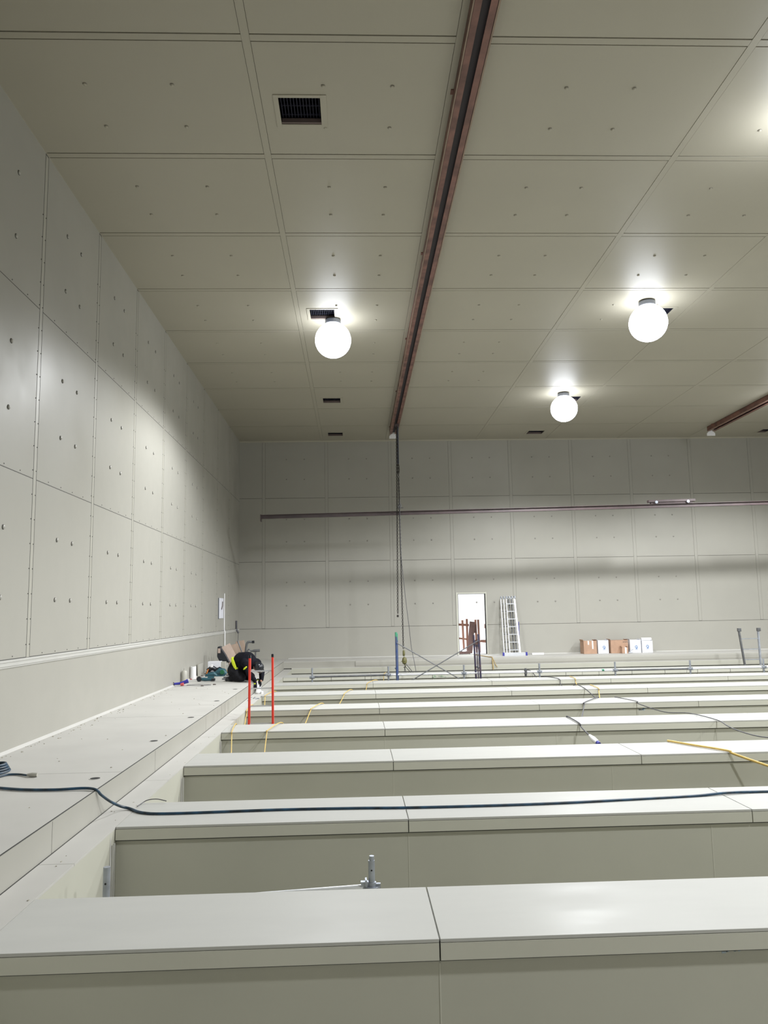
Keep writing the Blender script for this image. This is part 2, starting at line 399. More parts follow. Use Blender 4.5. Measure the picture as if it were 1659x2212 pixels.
# ------------------------------------------------------------------ basin: floor, walkways, ring
ZS = -.23                                             # level of the lower strip and of the divider caps
X1, X2 = -2.245, -1.99                                # walkway edge, basin edge
YNW = 1.55                                            # edge of the walkway the viewer stands on
YLB = 25.05                                           # front of the back ledge
b = mb(); b.box(XL-.3, XR+.3, YN-.3, YB+.3, -3.2, -3.0); struct(b.build('floor', M['wallsheet']))
def deck_piece(name, box, mats):
    return struct(box.build(name, mats))
b = mb()
b.box(XL, X1-.012, YN, YB, -3.0, -.014, 1)
y = YN; seams = [2.4, 7.3, 12.4, 17.5, 22.6]
b.box(XL, X1-.019, YN, YB, -.016, 0, 0)
b.box(X1-.008, X1, YN, YB-1.6, ZS-.02, 0, 2)
b.box(X1-.020, X1-.007, YN, YB-1.6, -.03, .0006, 3)  # nearly flush dark strips here and below paint the groove shade
b.box(X1-.002, X1+.010, YN, YB-1.6, ZS-.03, ZS+.0006, 3)
for y in (3.1, 6.1, 9.1, 12.1, 15.1, 18.1, 21.1): b.box(X1-.001, X1+.0008, y-.002, y+.002, ZS, -.004, 1)
for y in (3.7, 7.9, 12.1, 16.3, 20.5): b.box(XL, X1-.02, y-.0015, y+.0015, -.002, .0006, 1)
struct(b.build('walkway_left', [M['deck'], M['gap'], M['panel'], M['grooveshade']]))
b = mb()
for sx_, (a, c) in enumerate([(YN, 5.84), (5.846, 8.62), (8.626, 11.54), (11.546, 15.2), (15.206, 20.0), (20.006, YLB)]):
    b.box(X1+.009, X2, a, c, ZS-.016, ZS, 0)
b.box(X1-.02, X2-.012, YN, YLB, -3.0, ZS-.014, 1)
b.box(X2-.014, X2-.002, YN, YLB, -3.0, ZS-.018, 2)
struct(b.build('basin_ring_left', [M['deck'], M['gap'], M['wallsheet']]))
# wrinkled welded corner sheets on the left face of the first basins
for (y0, y1) in ((5.17, 6.79), (7.62, 9.38), (10.18, 11.94)):
    b = mb()
    for i in range(3):
        ya = y1-.12-.10*i; b.add([(X2-.001, ya, ZS-.05-.22*i), (X2+.012, ya-.05, -1.6), (X2+.008, ya+.06, -1.6), (X2-.001, ya+.02, ZS-.05-.22*i)], [(0, 1, 2, 3)], 0)
    b.box(X2-.001, X2+.012, y1-.045, y1-.02, -2.9, ZS-.12, 0)
    b.box(X2-.001, X2+.016, y1-.085, y1-.078, -2.9, ZS-.12, 0)
    struct(b.build('corner_weld_sheet', M['trim']))
# back ledge
b = mb()
b.box(X1, XR, YLB, YB, -3.0, -.016, 1)
b.box(X1-.006, XR, YLB+.002, YB, -.018, 0, 0)
b.prism([(YLB+.01, 0.001), (YLB-.018, -.012), (YLB-.03, -.06), (YLB-.035, -.14), (YLB-.02, -.19), (YLB+.01, -.2)], 0.0, XR, 2, axis='x')
b.box(X1, .02, YLB-.012, YLB+.01, -.2, -.012, 2)
struct(b.build('ledge_back', [M['deck'], M['gap'], M['panel']]))
b = mb()
b.box(X2, XR, YLB-.15, YLB+.01, ZS-.01, ZS+.035, 0)
b.box(X2, XR, YLB-.155, YLB-.14, ZS-.125, ZS+.02, 1)
b.box(X2, XR, YLB-.135, YLB+.01, -3.0, ZS-.01, 1)
b.box(X2, XR, YLB-.14, YLB-.13, ZS-.15, ZS-.125, 2)
struct(b.build('basin_ring_back', [M['deck'], M['wallsheet'], M['gap']]))
# the walkway the viewer stands on
b = mb(); b.box(X1, XR, YN, YNW-.3, -3.0, 0, 0); b.box(X2, XR, YNW-.3, YNW, -3.0, ZS, 0)
struct(b.build('walkway_near', M['deck']))
# drain holes in the left walkway
for y in (7.61, 9.76, 11.90, 14.08, 16.2, 18.35):
    b = mb(); b.lathe([(.055, 0), (.055, .003)], n=20, mi=0); b.lathe([(.045, .001), (.045, .0045)], n=20, mi=1)
    o = b.build('drain_hole', [M['trim'], M['hole']], bpy.data.objects['walkway_left']); o.location = (-2.425, y, 0.0)

# ------------------------------------------------------------------ dividers
DIV = [(4.36, 5.155), (6.79, 7.62), (9.38, 10.18), (11.94, 12.72), (14.52, 15.30), (17.05, 17.85), (19.50, 20.22), (21.95, 22.76)]
CS = [X2, .425, 3.345, 6.30, 9.25, 12.2, 15.2, XR]
dlab = ['wide grey capped partition wall nearest the viewer, with bare glossy top',
        'grey partition wall with the long dark blue cable lying on its cap',
        'third grey partition wall from the viewer, thick yellow cable over its right end',
        'fourth grey partition wall from the viewer, just in front of the red ladder',
        'fifth grey partition wall from the viewer, just behind the red ladder',
        'sixth grey partition wall from the viewer, crossed by thin yellow cords',
        'partition wall directly in front of the scaffold posts and blue frame',
        'rearmost grey partition wall, behind the scaffold guard rail, green spray on its face']
for k, (ya, yb) in enumerate(DIV):
    t = thing('basin_partition', dlab[k], 'partition wall', (0, ya, -3.0), group='rows of capped basin partition walls')
    z0 = 3.0+ZS; D = yb-ya
    b = mb(); b.box(X2, XR, .035, D-.035, 0, z0-.018, 0)
    for sx in ([(x) for x in (.425, 3.0, 5.2)] if k < 7 else [-1.6+.93*i for i in range(19)]): b.box(sx-.0035, sx+.0035, .0325, .036, 0, z0-.13, 1)
    b.build('wall', [M['wallsheet'], M['gap' if k == 7 else 'fascia']], t)
    for i in range(len(CS)-1):
        b = mb(); b.box(CS[i]+.004, CS[i+1]-.004, 0.004, D, z0-.018, z0, 0)
        b.build('cap_panel', M['cap'], t, bevel=.002)
        b = mb(); b.box(CS[i]+.004, CS[i+1]-.004, 0, .016, z0-.105, z0-.020, 0)
        b.build('fascia_panel', M['fascia'], t)
    b = mb(); b.box(X2, XR, .016, .04, z0-.104, z0-.016, 0); b.box(X2, XR, .024, .036, z0-.118, z0-.10, 0)
    b.build('joint', M['gap'], t)
    if k == 7:
        b = mb()
        for i in range(20): b.box(-1.6+.93*i-.005, -1.6+.93*i+.005, -.0015, .003, z0-.104, z0-.021)
        b.build('fascia_seam', M['gap'], t)
        b = mb(); random.seed(4)
        for i in range(60):
            x = 2.27+random.gauss(0, .13); z = min(z0-.026, max(z0-.10, z0-.065+random.gauss(0, .018))); r = random.uniform(.006, .024)
            b.box(x-r, x+r, -.0015, .003, z-r*.3, z+r*.3)
        b.build('spray_mark', M['sprayg'], t)['label'] = 'pale green spray paint mark'
    if k == 4:
        b = mb()
        for i in range(12):
            x = 5.26+random.gauss(0, .06); z = z0-.13+random.gauss(0, .015); r = random.uniform(.01, .03)
            b.box(x-r, x+r, .0325, .036, z-r*.3, z+r*.3)
        b.build('chalk_mark', M['sprayb'], t)['label'] = 'small pale blue mark'
    if k == 0:
        b = mb()
        for i in range(8):
            x = 1.98+random.gauss(0, .03); z = z0-.125+random.gauss(0, .006); r = random.uniform(.004, .012)
            b.box(x-r, x+r, .033, .036, z-r*.4, z+r*.4)
        b.build('chalk_mark', M['sprayb'], t)['label'] = 'small blue smudge'

# ------------------------------------------------------------------ lamps
def lamp(loc, label, power=1.0):
    t = thing('ceiling_lamp', label, 'lamp', loc, group='bright round high bay lamps')
    b = mb(); b.lathe([(.05, .33), (.16, .34), (.16, .42), (.05, .45)], n=24)
    b.lathe([(.015, .42), (.015, ZC-loc[2])], n=10); b.lathe([(.07, ZC-loc[2]-.02), (.07, ZC-loc[2])], n=16)
    b.build('housing', M['lamphousing'], t, smooth=True)
    b = mb(); b.lathe([(.005+.36*math.cos(a), .36*math.sin(a)) for a in [-math.pi/2+i*math.pi/18 for i in range(19)]], n=32)
    g = b.build('lamp_globe', M['lampglass'], t, smooth=True); g['label'] = 'white glowing globe'
    ld = bpy.data.lights.new('lamp_light', 'SPOT'); ld.energy = LAMP_W*power; ld.spot_size = math.radians(163); ld.spot_blend = .36
    ld.shadow_soft_size = .24; ld.color = (.95, .97, 1.0)
    lo = bpy.data.objects.new('lamp_light', ld); C.objects.link(lo); lo.parent = t; lo.location = (0, 0, -.52)
    return t
LZ = 5.50+E
lamp((-.37, 15.35, LZ), 'bright round lamp left of the brown ceiling rail')
lamp((5.78, 14.45, LZ), 'large bright round lamp at upper right of the ceiling')
lamp((5.85, 20.9, LZ), 'small looking bright lamp farthest away, right of the rail')
lamp((5.6, 8.6, LZ), 'bright lamp just beyond the right edge of the view')
lamp((6.0, 1.6, LZ), 'bright lamp behind the viewer, right of the rail', 1.0)
lamp((12.4, 8.5, LZ), 'bright lamp out of view in the far right column, near')
lamp((12.4, 14.6, LZ), 'bright lamp out of view in the far right column, middle')
lamp((12.4, 21.0, LZ), 'bright lamp out of view in the far right column, rear')

# ------------------------------------------------------------------ crane rails
def c_rail(y0, y1, w=.256, h=.15, slot=.085):
    b = mb(); hw = w/2
    b.box(-hw, -hw+.015, y0, y1, 0, h, 0); b.box(hw-.015, hw, y0, y1, 0, h, 0); b.box(-hw, hw, y0, y1, h-.012, h, 0)
    b.box(-hw, -slot/2, y0, y1, 0, .012, 0); b.box(slot/2, hw, y0, y1, 0, .012, 0)
    b.box(-hw+.015, hw-.015, y0, y1, h*.35, h*.36, 1); b.box(-hw+.014, -hw+.018, y0, y1, .012, h*.4, 1); b.box(hw-.018, hw-.014, y0, y1, .012, h*.4, 1)
    b.box(-hw-.004, -hw+.01, y0, y1, -.006, .006, 2); b.box(hw-.01, hw+.008, y0, y1, -.006, .012, 2)
    return b
for X, y0, lab in ((1.34, -1.9, 'long brown steel crane rail running under the ceiling at the middle'), (11.93, -1.9, 'second brown crane rail, short view at the right edge')):
    t = thing('crane_rail', lab, 'crane rail', (X, 0, 5.80+E), group='ceiling crane rails')
    c_rail(y0, 25.1).build('rail', [M['rust'], M['slot'], M['cardin']], t, bevel=.002)
    b = mb(); b.prism([(-.135, -.15), (.135, -.15), (.135, -.07), (0, .06), (-.135, -.07)], 25.1, 25.13); b.build('end_plate', M['white'], t)['label'] = 'white end plate'
    for i in range(7):
        y = y0+2+i*4.1; b = mb()
        b.box(-.16, .16, y-.04, y+.04, .135, .150, 0)
        b.build('ceiling_bracket', M['rust'], t)

# hanging I-beam across the back
t = thing('hanging_beam', 'long dark steel beam hanging level in front of the back wall', 'beam')
A = Vector((-2.815, 23.8, 4.433)); B = Vector((15.6, 23.8, 4.715))
b = mb(); n = B-A
for dz, ww, hh in ((.052, .12, .014), (-.052, .12, .014), (0, .012, .1)):
    b.bar(A+Vector((0, 0, dz)), B+Vector((0, 0, dz)), ww, hh)
b.build('beam', M['darksteel'], t)
b = mb(); b.box(-2.835, -2.805, 23.72, 23.88, 4.29, 4.50); b.build('end_plate', M['darksteel'], t)
t = thing('trolley', 'dark flat crane trolley sitting on the hanging beam', 'trolley', (9.89, 23.8, -.138))
b = mb(); b.bar((-.74, 0, 4.90), (.74, 0, 4.925), .16, .075); b.bar((-.66, 0, 4.85), (.66, 0, 4.87), .1, .06); b.build('body', M['darksteel'], t, bevel=.008)
for s in (-.5, .5):
    b = mb(); b.lathe([(.045, -.1), (.045, .1)], (s, 0, 4.875+s*.015), n=16, axis='y'); b.build('wheel', M['galv'], t, smooth=True)

# ------------------------------------------------------------------ hoist chains, sling
def chain_mesh(a, b_, pitch=.05, r=.0075, wr=.02):
    b = mb(); a, b_ = Vector(a), Vector(b_); L = (b_-a).length; d = (b_-a)/L; n = int(L/pitch)
    u = Vector((1, 0, 0)); v = d.cross(u).normalized(); u = v.cross(d)
    for i in range(n):
        c = a+d*(i+.5)*pitch; s = (u if i % 2 else v); s = (s*math.cos(.5)+(v if i % 2 else -u)*math.sin(.5))
        pts = [c+d*math.cos(q*math.pi/4)*(pitch*.62)+s*math.sin(q*math.pi/4)*wr for q in range(8)]
        b.tube(pts, r, 5, closed=True)
    return b
t = thing('chain_hoist', 'dark chain hoist hanging from the end of the ceiling rail', 'hoist', (-.04, -.96, 0))
chain_mesh((1.405, 24.66, 7.22), (1.33, 24.66, 1.40), .055, .009, .021).build('hand_chain', M['chain'], t)
b = mb(); b.lathe([(.012, 0), (.03, .012), (.032, .05), (.012, .075)], (1.329, 24.66, 1.335), n=12); b.build('chain_end', M['chain'], t, smooth=True)
chain_mesh((1.42, 24.62, 7.22), (1.475, 24.62, .38), .055, .009, .021).build('load_chain', M['chain'], t)
b = mb(); b.lathe([(.02, .33), (.035, .30), (.035, .18), (.02, .15)], (1.485, 24.62, .03), n=12)
b.lathe([(.02, .16), (.06, .12), (.075, .04), (.06, -.03), (.02, -.06)], (1.5, 24.62, .0), n=14)
b.tube([(1.5, 24.62, 0), (1.44, 24.6, .03), (1.40, 24.6, .03)], .012, 8)
b.tube([(1.5, 24.62, -.05), (1.53, 24.62, -.1), (1.51, 24.62, -.16), (1.47, 24.62, -.14)], .014, 8)
b.build('hook_block', M['olive'], t, smooth=True)['label'] = 'olive hook block'
b = mb(); b.tube([(1.41, 24.64, 7.18), (1.41, 24.64, 7.27)], .04, 12); b.box(1.35, 1.47, 24.60, 24.70, 7.20, 7.26); b.build('hoist_body', M['darksteel'], t)
b = mb(); b.tube(smooth_path([(1.45, 24.6, 4.9), (1.46, 24.6, 3.3), (1.56, 24.6, 2.0), (1.66, 24.58, 1.0), (1.71, 24.56, .45), (1.78, 24.4, 0), (1.80, 24.0, -.3)]), .009, 6); b.build('pull_rope', M['greycable'], t)
b = mb()
for p in (((1.5, 24.62, -.13), (1.46, 24.2, -.5)), ((1.5, 24.62, -.13), (1.56, 24.2, -.5)), ((1.52, 24.62, -.02), (1.78, 24.1, -.35)), ((1.5, 24.62, -.10), (1.72, 24.1, -.35))): b.cyl(p[0], p[1], .009, 6)
b.build('wire_sling', M['greycable'], t)
t = thing('lifting_sling', 'blue web sling with shackle and thin wire holding up the beam', 'sling', (-.04, -1.02, -.10))
b = mb(); b.box(1.405, 1.465, 24.835, 24.85, 6.15, 7.36); b.build('web_strap', M['slingblue'], t)
b = mb(); b.tube([(1.44+.03*math.sin(q*math.pi/6), 24.84, 5.97+.17*math.cos(q*math.pi/6)) for q in range(12)], .011, 6, closed=True); b.build('thimble', M['chain'], t)
b = mb(); b.lathe([(.022, 0), (.022, .09)], (1.44, 24.84, 5.72), n=10); b.build('ferrule', M['white'], t)
b = mb(); b.cyl((1.44, 24.84, 5.8), (1.455, 24.84, 4.88), .008, 6); b.build('wire', M['greycable'], t)
b = mb(); b.tube([(1.46+.045*math.sin(q*math.pi/6), 24.86, 4.83+.07*math.cos(q*math.pi/6)) for q in range(12)], .014, 6, closed=True); b.cyl((1.38, 24.86, 4.77), (1.57, 24.86, 4.77), .012, 8); b.build('shackle', M['galvdark'], t)

# ------------------------------------------------------------------ scaffold guard rail in the rear basin
t = thing('scaffold_rail', 'long tubular scaffold guard rail with posts in front of the back ledge', 'scaffold', (0, 20.95, -3.0))
px = [-1.137, .864, 2.86, 4.87, 6.90, 8.93, 10.93]
for i, x in enumerate(px):
    b = mb(); b.tube([(x, 0, 0), (x, 0, 3.0+.07)], .024, 12); p = b.build('post', M['galv'], t, smooth=True)
    zr_ = 3.0-.15-(.02 if i == 0 else 0)
    b = mb(); b.lathe([(.06, -.006), (.06, .006)], (x, 0, zr_), n=12); b.lathe([(.036, -.03), (.036, .03)], (x, 0, zr_), n=12)
    for s in (-1, 1): b.box(x+s*.04-.03, x+s*.04+.03, -.022, .022, zr_-.035, zr_+.035)
    b.build('coupler', M['galv'], p)
for i in range(6):
    za = 3.0-.15; m = [M['galvdark'], M['galvlight'], M['galvlight'], M['galvlight'], M['galvdark'], M['galvlight']][i]
    b = mb(); b.tube([(px[i]+.06, 0, za-.01*(i == 0)), (px[i+1]-.06, 0, za)], .024, 12); o = b.build('ledger', m, t, smooth=True)
    o['label'] = 'dark weathered tube' if i in (0, 4) else 'shiny pale tube'
b = mb(); b.tube([(11.0, 0, 2.85), (13.0, 0, 2.86)], .024, 12); b.build('ledger', M['galvlight'], t, smooth=True)
b = mb(); b.box(4.47, 4.53, -.05, .05, 2.80, 2.93); b.tube([(4.5, 0, 2.75), (4.5, 0, 2.95)], .03, 8); b.build('clamp', M['galvdark'], t)
b = mb(); b.tube([(6.54, 0, 2.86), (6.60, 0, 2.86)], .032, 10); b.build('tape_mark', M['greenpaint'], t)['label'] = 'small green mark'

# ------------------------------------------------------------------ scaffold tower
def frame(name, x, lean, mat, tip, label, tops):
    t = thing(name, label, 'scaffold frame', (x, 20.5, -3.0))
    rails = [(0, tops[0]), (.34, (tops[0]+tops[1])/2-.28), (.8, tops[1])]
    for j, (y, top) in enumerate(rails):
        if j == 1 and tip: continue
        r = .027 if j != 1 else .016
        b = mb(); b.tube([(lean+(.06 if j == 2 and tip else 0), y, 0), (.06 if j == 2 and tip else 0, y, top+3.0)], r, 12); p = b.build('upright', mat, t, smooth=True)
        if tip:
            b = mb(); xx = .06 if j == 2 else 0; b.tube([(xx, y, top+3.0-(.10 if j == 0 else .16)), (xx, y, top+3.0+.015)], r+.002, 12); b.build('green_tip', M['greenpaint'], p, smooth=True)['label'] = 'green painted top'
    for z in (.5, 1.0, 1.5, 2.0, 2.5, 3.0, 3.48+(0 if tip else .1)):
        if tip and z > 3: continue
        b = mb(); b.cyl((lean*(1-z/4), 0, z), (lean*(1-z/4), .8, z+(.0)), .014, 8); b.build('rung', mat, t)
    return t
frame('scaffold_section', 1.06, .012, M['bluepaint'], True, 'dark blue scaffold frame with green painted tops below the chain hoist', (.955, .90))
frame('scaffold_section', 3.20, .10, M['brownpaint'], False, 'dark rusty scaffold frame standing in front of the doorway', (.88, .84))
for a, c, lab in (((1.07, 20.46, .70), (3.27, 20.46, -.60), 'grey scaffold cross brace falling from the blue frame to the right'),
                  ((3.19, 20.44, .72), (1.07, 20.42, -.46), 'grey scaffold cross brace falling from the rusty frame to the left')):
    b = mb(); b.tube([a, c], .013, 8); tag(b.build('cross_brace', M['galvdark'], None, smooth=True, origin=(a[0], a[1], -.6)), lab, 'brace', 'scaffold cross braces')

# ------------------------------------------------------------------ red ladder
t = thing('red_ladder', 'red fibreglass ladder sticking up out of a basin, near the kneeling worker', 'ladder', (-1.6, 13.5, -3.0))
tops = [(-.195, .12, 3.75), (.19, .12, 3.76)]; bots = [(-.16, -.55, 0), (.26, -.55, 0)]
for a, c in zip(bots, tops):
    a = (a[0]+.02, a[1], a[2])
    b = mb(); b.bar(a, c, .034, .075, upv=(0, 1, 0)); r = b.build('side_rail', M['red'], t, bevel=.004)
    b = mb(); d = (Vector(c)-Vector(a)).normalized(); b.bar(Vector(c)-d*.01, Vector(c)+d*.05, .038, .08, upv=(0, 1, 0)); e = b.build('end_cap', M['blackgloss'], r, bevel=.008); e['label'] = 'black rubber end cap'
for k in range(12):
    z = .28+k*.284+.13; f_ = z/3.75
    L = Vector(bots[0]).lerp(Vector(tops[0]), f_); R = Vector(bots[1]).lerp(Vector(tops[1]), f_)
    b = mb(); b.bar((L.x, L.y, z), (R.x, R.y, z), .04, .022); b.build('rung', M['alu'], t, bevel=.004)

# ------------------------------------------------------------------ aluminium ladder against the back wall
t = thing('folded_ladder', 'three section aluminium ladder folded and leaning beside the doorway', 'ladder', (5.24, 26.28, 0.0))
for s in range(3):
    dx, dy = (-.15, -.075, 0)[s], .12-.10*s; mr = M['alu'] if s == 2 else M['galvdark']  # rear sections' right rails and rungs coloured dark to stand in for shade
    lb, lt, rb, rtp = (dx-.155, dy-.2, .05), (dx-.14, dy+.16, 1.86), (dx+.185, dy-.2, .05), (dx+.13, dy+.16, 1.86)
    b = mb(); b.bar(lb, lt, .022, .065, upv=(0, 1, 0)); a_ = b.build('side_rail', M['alu'], t, bevel=.003)
    b = mb(); b.tube([(lt[0], dy+.15, 1.82), (lt[0], dy+.17, 1.92), (lt[0]+.01, dy+.10, 1.95), (lt[0]+.01, dy+.07, 1.88)], .017, 8); b.build('hook', M['galv'], a_)
    b = mb(); b.bar(rb, rtp, .028+.030*(s == 2), .065, upv=(0, 1, 0)); a_ = b.build('side_rail', mr, t, bevel=.003)
    b = mb(); b.tube([(rtp[0]-.01, dy+.15, 1.82), (rtp[0]-.01, dy+.17, 1.92), (rtp[0]+.01, dy+.10, 1.95), (rtp[0]+.02, dy+.07, 1.88)], .017, 8); b.build('hook', M['galv'], a_)
    for k in range(7):
        f_ = (.14+k*.265)/1.9
        b = mb(); b.bar(Vector(lb).lerp(Vector(lt), f_), Vector(rb).lerp(Vector(rtp), f_), .03, .03 if s == 2 else .02); b.build('rung', mr, t)
b = mb(); b.box(-.36, .36, -.37, -.29, .0, .10, 0); b.box(-.40, -.35, -.38, -.28, 0, .11, 1); b.box(.35, .41, -.38, -.28, 0, .11, 1); b.build('stabiliser_bar', [M['alu'], M['navy']], t, bevel=.004)
b = mb(); b.box(.21, .225, -.1, -.06, .6, 1.1); b.build('blue_strap', M['navy'], t)

b = mb(); b.box(-.20, .20, -.04, .04, 0, .06); b.tube(smooth_path([(-.2, 0, .03), (-.3, .02, .03), (-.38, -.02, .012), (-.5, .03, .012)]), .008, 6, 1)
o = b.build('power_strip', [M['white'], M['greycable']], None, bevel=.003); o.location = (6.08, 26.3, 0); tag(o, 'small white power strip on the ledge right of the aluminium ladder', 'power strip')

# right ladder
t = thing('grey_ladder', 'narrow grey ladder top rising from the rear basin at the right edge', 'ladder', (11.95, 23.55, -3.0))
for a, c, m in (((-.06, -.3, 0), (-.30, .1, 3.78), 'galvdark'), ((.06, -.3, 0), (.30, .1, 3.78), 'galv')):
    s = -1 if c[0] < 0 else 1; a = (s*.10, -.3, 0)
    b = mb(); b.bar(a, c, .04, .07, upv=(0, 1, 0)); r = b.build('side_rail', M[m], t)
    b = mb(); b.box(c[0]-.04, c[0]+.06, c[1]-.06, c[1]+.03, 3.72, 3.82); b.build('end_cap', M['galvdark'], r, bevel=.01)
for k in range(11):
    z = .4+k*.31; x = .10+.20*z/3.78; y = -.3+.4*z/3.78
    b = mb(); b.bar((-x, y, z), (x, y, z), .022, .022); b.build('rung', M['galv'], t)

# ------------------------------------------------------------------ boxes on the back ledge
def carton(loc, w, d, h, mat, label, rz=0, flaps=True, tapes=(), logo=None, marks=None, group='cartons on the back ledge'):
    t = thing('carton', label, 'box', loc, rz, group)
    b = mb(); b.box(-w/2, w/2, -d/2, d/2, 0, h); b.build('body', mat, t, bevel=.006)
    b = mb()
    b.bar((-w/2, 0, h+.002), (-w/2-.02, 0, h+.05), d*.96, .006, upv=(1, 0, 0)); b.bar((w/2, 0, h+.002), (w/2-.03, 0, h+.035), d*.96, .006, upv=(1, 0, 0))
    b.box(-w/2+.005, w/2-.005, -d/2+.004, -.004, h, h+.006); b.box(-w/2+.005, w/2-.005, .004, d/2-.004, h, h+.006)
    b.build('flap', mat, t)
    for (tx, tw, th) in tapes:
        b = mb(); b.box(tx-tw/2, tx+tw/2, -d/2-.004, -d/2+.002, h-th, h+.008); b.box(tx-tw/2, tx+tw/2, -d/2-.004, d/2, h+.006, h+.010); b.build('tape', M['tape'], t)['label'] = 'pale packing tape'
    if logo:
        b = mb(); cx, cz = logo; R = .036
        b.tube([(cx+R*math.cos(q*math.pi/8), -d/2-.001, cz+R*math.sin(q*math.pi/8)) for q in range(16)], .009, 6, closed=True)
        b.tube([(cx+R*math.cos(q), -d/2-.001, cz+.0+R*math.sin(q)-.0) for q in (0, )]+[(cx+.036, -d/2-.001, cz-.03), (cx+.02, -d/2-.001, cz-.062), (cx-.02, -d/2-.001, cz-.066)], .008, 6)
        for q in range(6): b.box(cx-.05+q*.018, cx-.05+q*.018+.012, -d/2-.002, -d/2+.001, cz-.094, cz-.082)
        b.build('logo', M['inkblue'], t)['label'] = 'blue ring shaped logo with small text'
    if marks:
        b = mb()
        for q in range(7): x = marks[0]+q*.023; b.box(x, x+.014, -d/2-.002, -d/2+.001, marks[1]-.01+.006*(q % 3), marks[1]+.022)
        b.build('print', M['inkdark'], t)['label'] = 'dark printed lettering'
    return t
carton((7.80, 26.30, 0), .44, .42, .42, M['cardboard'], 'brown taped cardboard box, leftmost in the row on the back ledge', tapes=((-.06, .045, .12), (.08, .045, .26)))
carton((8.27, 26.36, 0), .36, .34, .42, M['offwhite'], 'white box with blue logo between the two brown boxes', logo=(.02, .21))
carton((8.80, 26.34, 0), .58, .40, .42, M['cardboard'], 'widest brown cardboard box with dark print at its upper corner', marks=(.12, .36))
carton((8.93, 26.06, 0), .21, .15, .19, M['cardboard'], 'tiny brown carton standing in front of the widest brown box', tapes=((.02, .06, .19),))
carton((9.36, 26.36, 0), .37, .34, .42, M['offwhite'], 'white box with blue logo right of the widest brown box', logo=(.02, .20))
carton((9.76, 26.36, 0), .36, .34, .385, M['offwhite'], 'white box with a roll on top, rightmost in the row', logo=(.0, .21))
b = mb(); b.lathe([(.045, -.17), (.05, -.165), (.05, .165), (.045, .17)], n=20, axis='x', mi=0); b.lathe([(.02, -.172), (.02, -.165)], n=12, axis='x', mi=1)
o = b.build('wrapped_roll', [M['white'], M['inkdark']], None, smooth=True); o.location = (9.76, 26.28, .385+.056); tag(o, 'white wrapped roll lying on the rightmost white box', 'roll')
b = mb(); b.tube([(0, 0, .06), (.05, 0, .10), (.12, .02, .12)], .01, 6); b.tube([(-.05, 0, .02), (.08, 0, .02)], .015, 6); b.tube([(0, 0, .02), (-.02, .02, .09)], .01, 6)
o = b.build('hand_tool', M['galv'], None); o.location = (9.13, 26.10, 0); tag(o, 'small grey hand tool lying between the boxes', 'tool')

# ------------------------------------------------------------------ sheet and conduit on the left wall
t = thing('wall_sign', 'white notice board on the far left wall beside the pale conduit', 'sign', (XL, 22.72, .0))
b = mb(); b.box(0, .02, 0, .78, 1.40, 1.98); b.build('board', M['paper'], t)
b = mb(); b.box(0.0, .024, -.03, 0.0, 1.38, 1.98); b.build('edge_strip', M['lamphousing'], t)
b = mb(); b.tube([(.022, .40, 1.66), (.024, .52, 1.75), (.022, .55, 1.88)], .022, 6); b.build('dark_mark', M['inkdark'], t)
b = mb(); b.tube([(XL+.02, 23.65, 2.13), (XL+.02, 23.65, 1.06), (XL+.045, 23.63, 1.0), (XL+.045, 23.65, .0)], .015, 8)
tag(b.build('conduit', M['white'], None, smooth=True), 'thin white vertical pipe on the left wall near the corner', 'pipe')
b = mb(); b.tube([(XL+.03, 26.0, 1.3), (XL+.03, 26.0, 1.02), (XL+.10, 26.0, .9)], .03, 8)
b.tube([(XL+.10, 26.0, .95), (XL+.06, 26.02, .3)], .008, 6)
tag(b.build('hanging_cable', M['greycable'], None), 'short dark cable hanging in the far left corner', 'cable')

# ------------------------------------------------------------------ worker
W = thing('person', 'worker in black clothes with yellow patches kneeling bent over at the walkway edge', 'person', (-2.70, 18.15, 0), math.radians(-32))
sk = [((.0, 0, .27), .115, (.16, 0, .42), .115), ((.16, 0, .42), .115, (.34, 0, .46), .125), ((.34, 0, .46), .125, (.46, 0, .40), .10),
      ((.46, 0, .40), .07, (.55, 0, .345), .052), ((.56, 0, .335), .07, (.64, 0, .30), .088), ((.62, 0, .27), .06, (.69, 0, .235), .045)]
for s in (-1, 1):
    y = .17*s
    sk += [((.44, y, .42), .058, (.56, y*1.15, .20), .045), ((.56, y*1.15, .20), .045, (.64, y*.55, .02), .032),
           ((0, .08*s, .25), .09, (.30, .15*s, .09), .065), ((.30, .15*s, .09), .055, (-.06, .13*s, .075), .042), ((-.06, .13*s, .075), .04, (-.15, .13*s, .04), .03)]
fused('body', sk, M['skin'], W)
b = mb()
for i, (x, z, r) in enumerate(((.70, .25, .014), (.705, .235, .012))): b.lathe([(r, -.01), (r*.3, .02)], (x, 0, z), n=8, axis='x')
b.build('nose', M['skin'], W, smooth=True)
jk = [((.02, 0, .32), .18, (.16, 0, .45), .20), ((.16, 0, .45), .20, (.32, 0, .47), .195), ((.32, 0, .47), .195, (.44, 0, .42), .15), ((.44, 0, .42), .12, (.51, 0, .37), .085)]
for s in (-1, 1):
    y = .19*s
    jk += [((.38, y*.8, .43), .10, (.46, y, .40), .09), ((.44, y, .42), .086, (.56, y*1.15, .20), .068), ((.56, y*1.15, .20), .068, (.63, y*.62, .045), .05)]
fused('jacket', jk, M['black'], W)
tr = [((-.02, 0, .24), .185, (.06, 0, .30), .17)]
for s in (-1, 1): tr += [((0, .09*s, .25), .125, (.30, .16*s, .10), .09), ((.30, .16*s, .095), .085, (-.04, .13*s, .08), .065)]
fused('trousers', tr, M['blacksoft'], W)
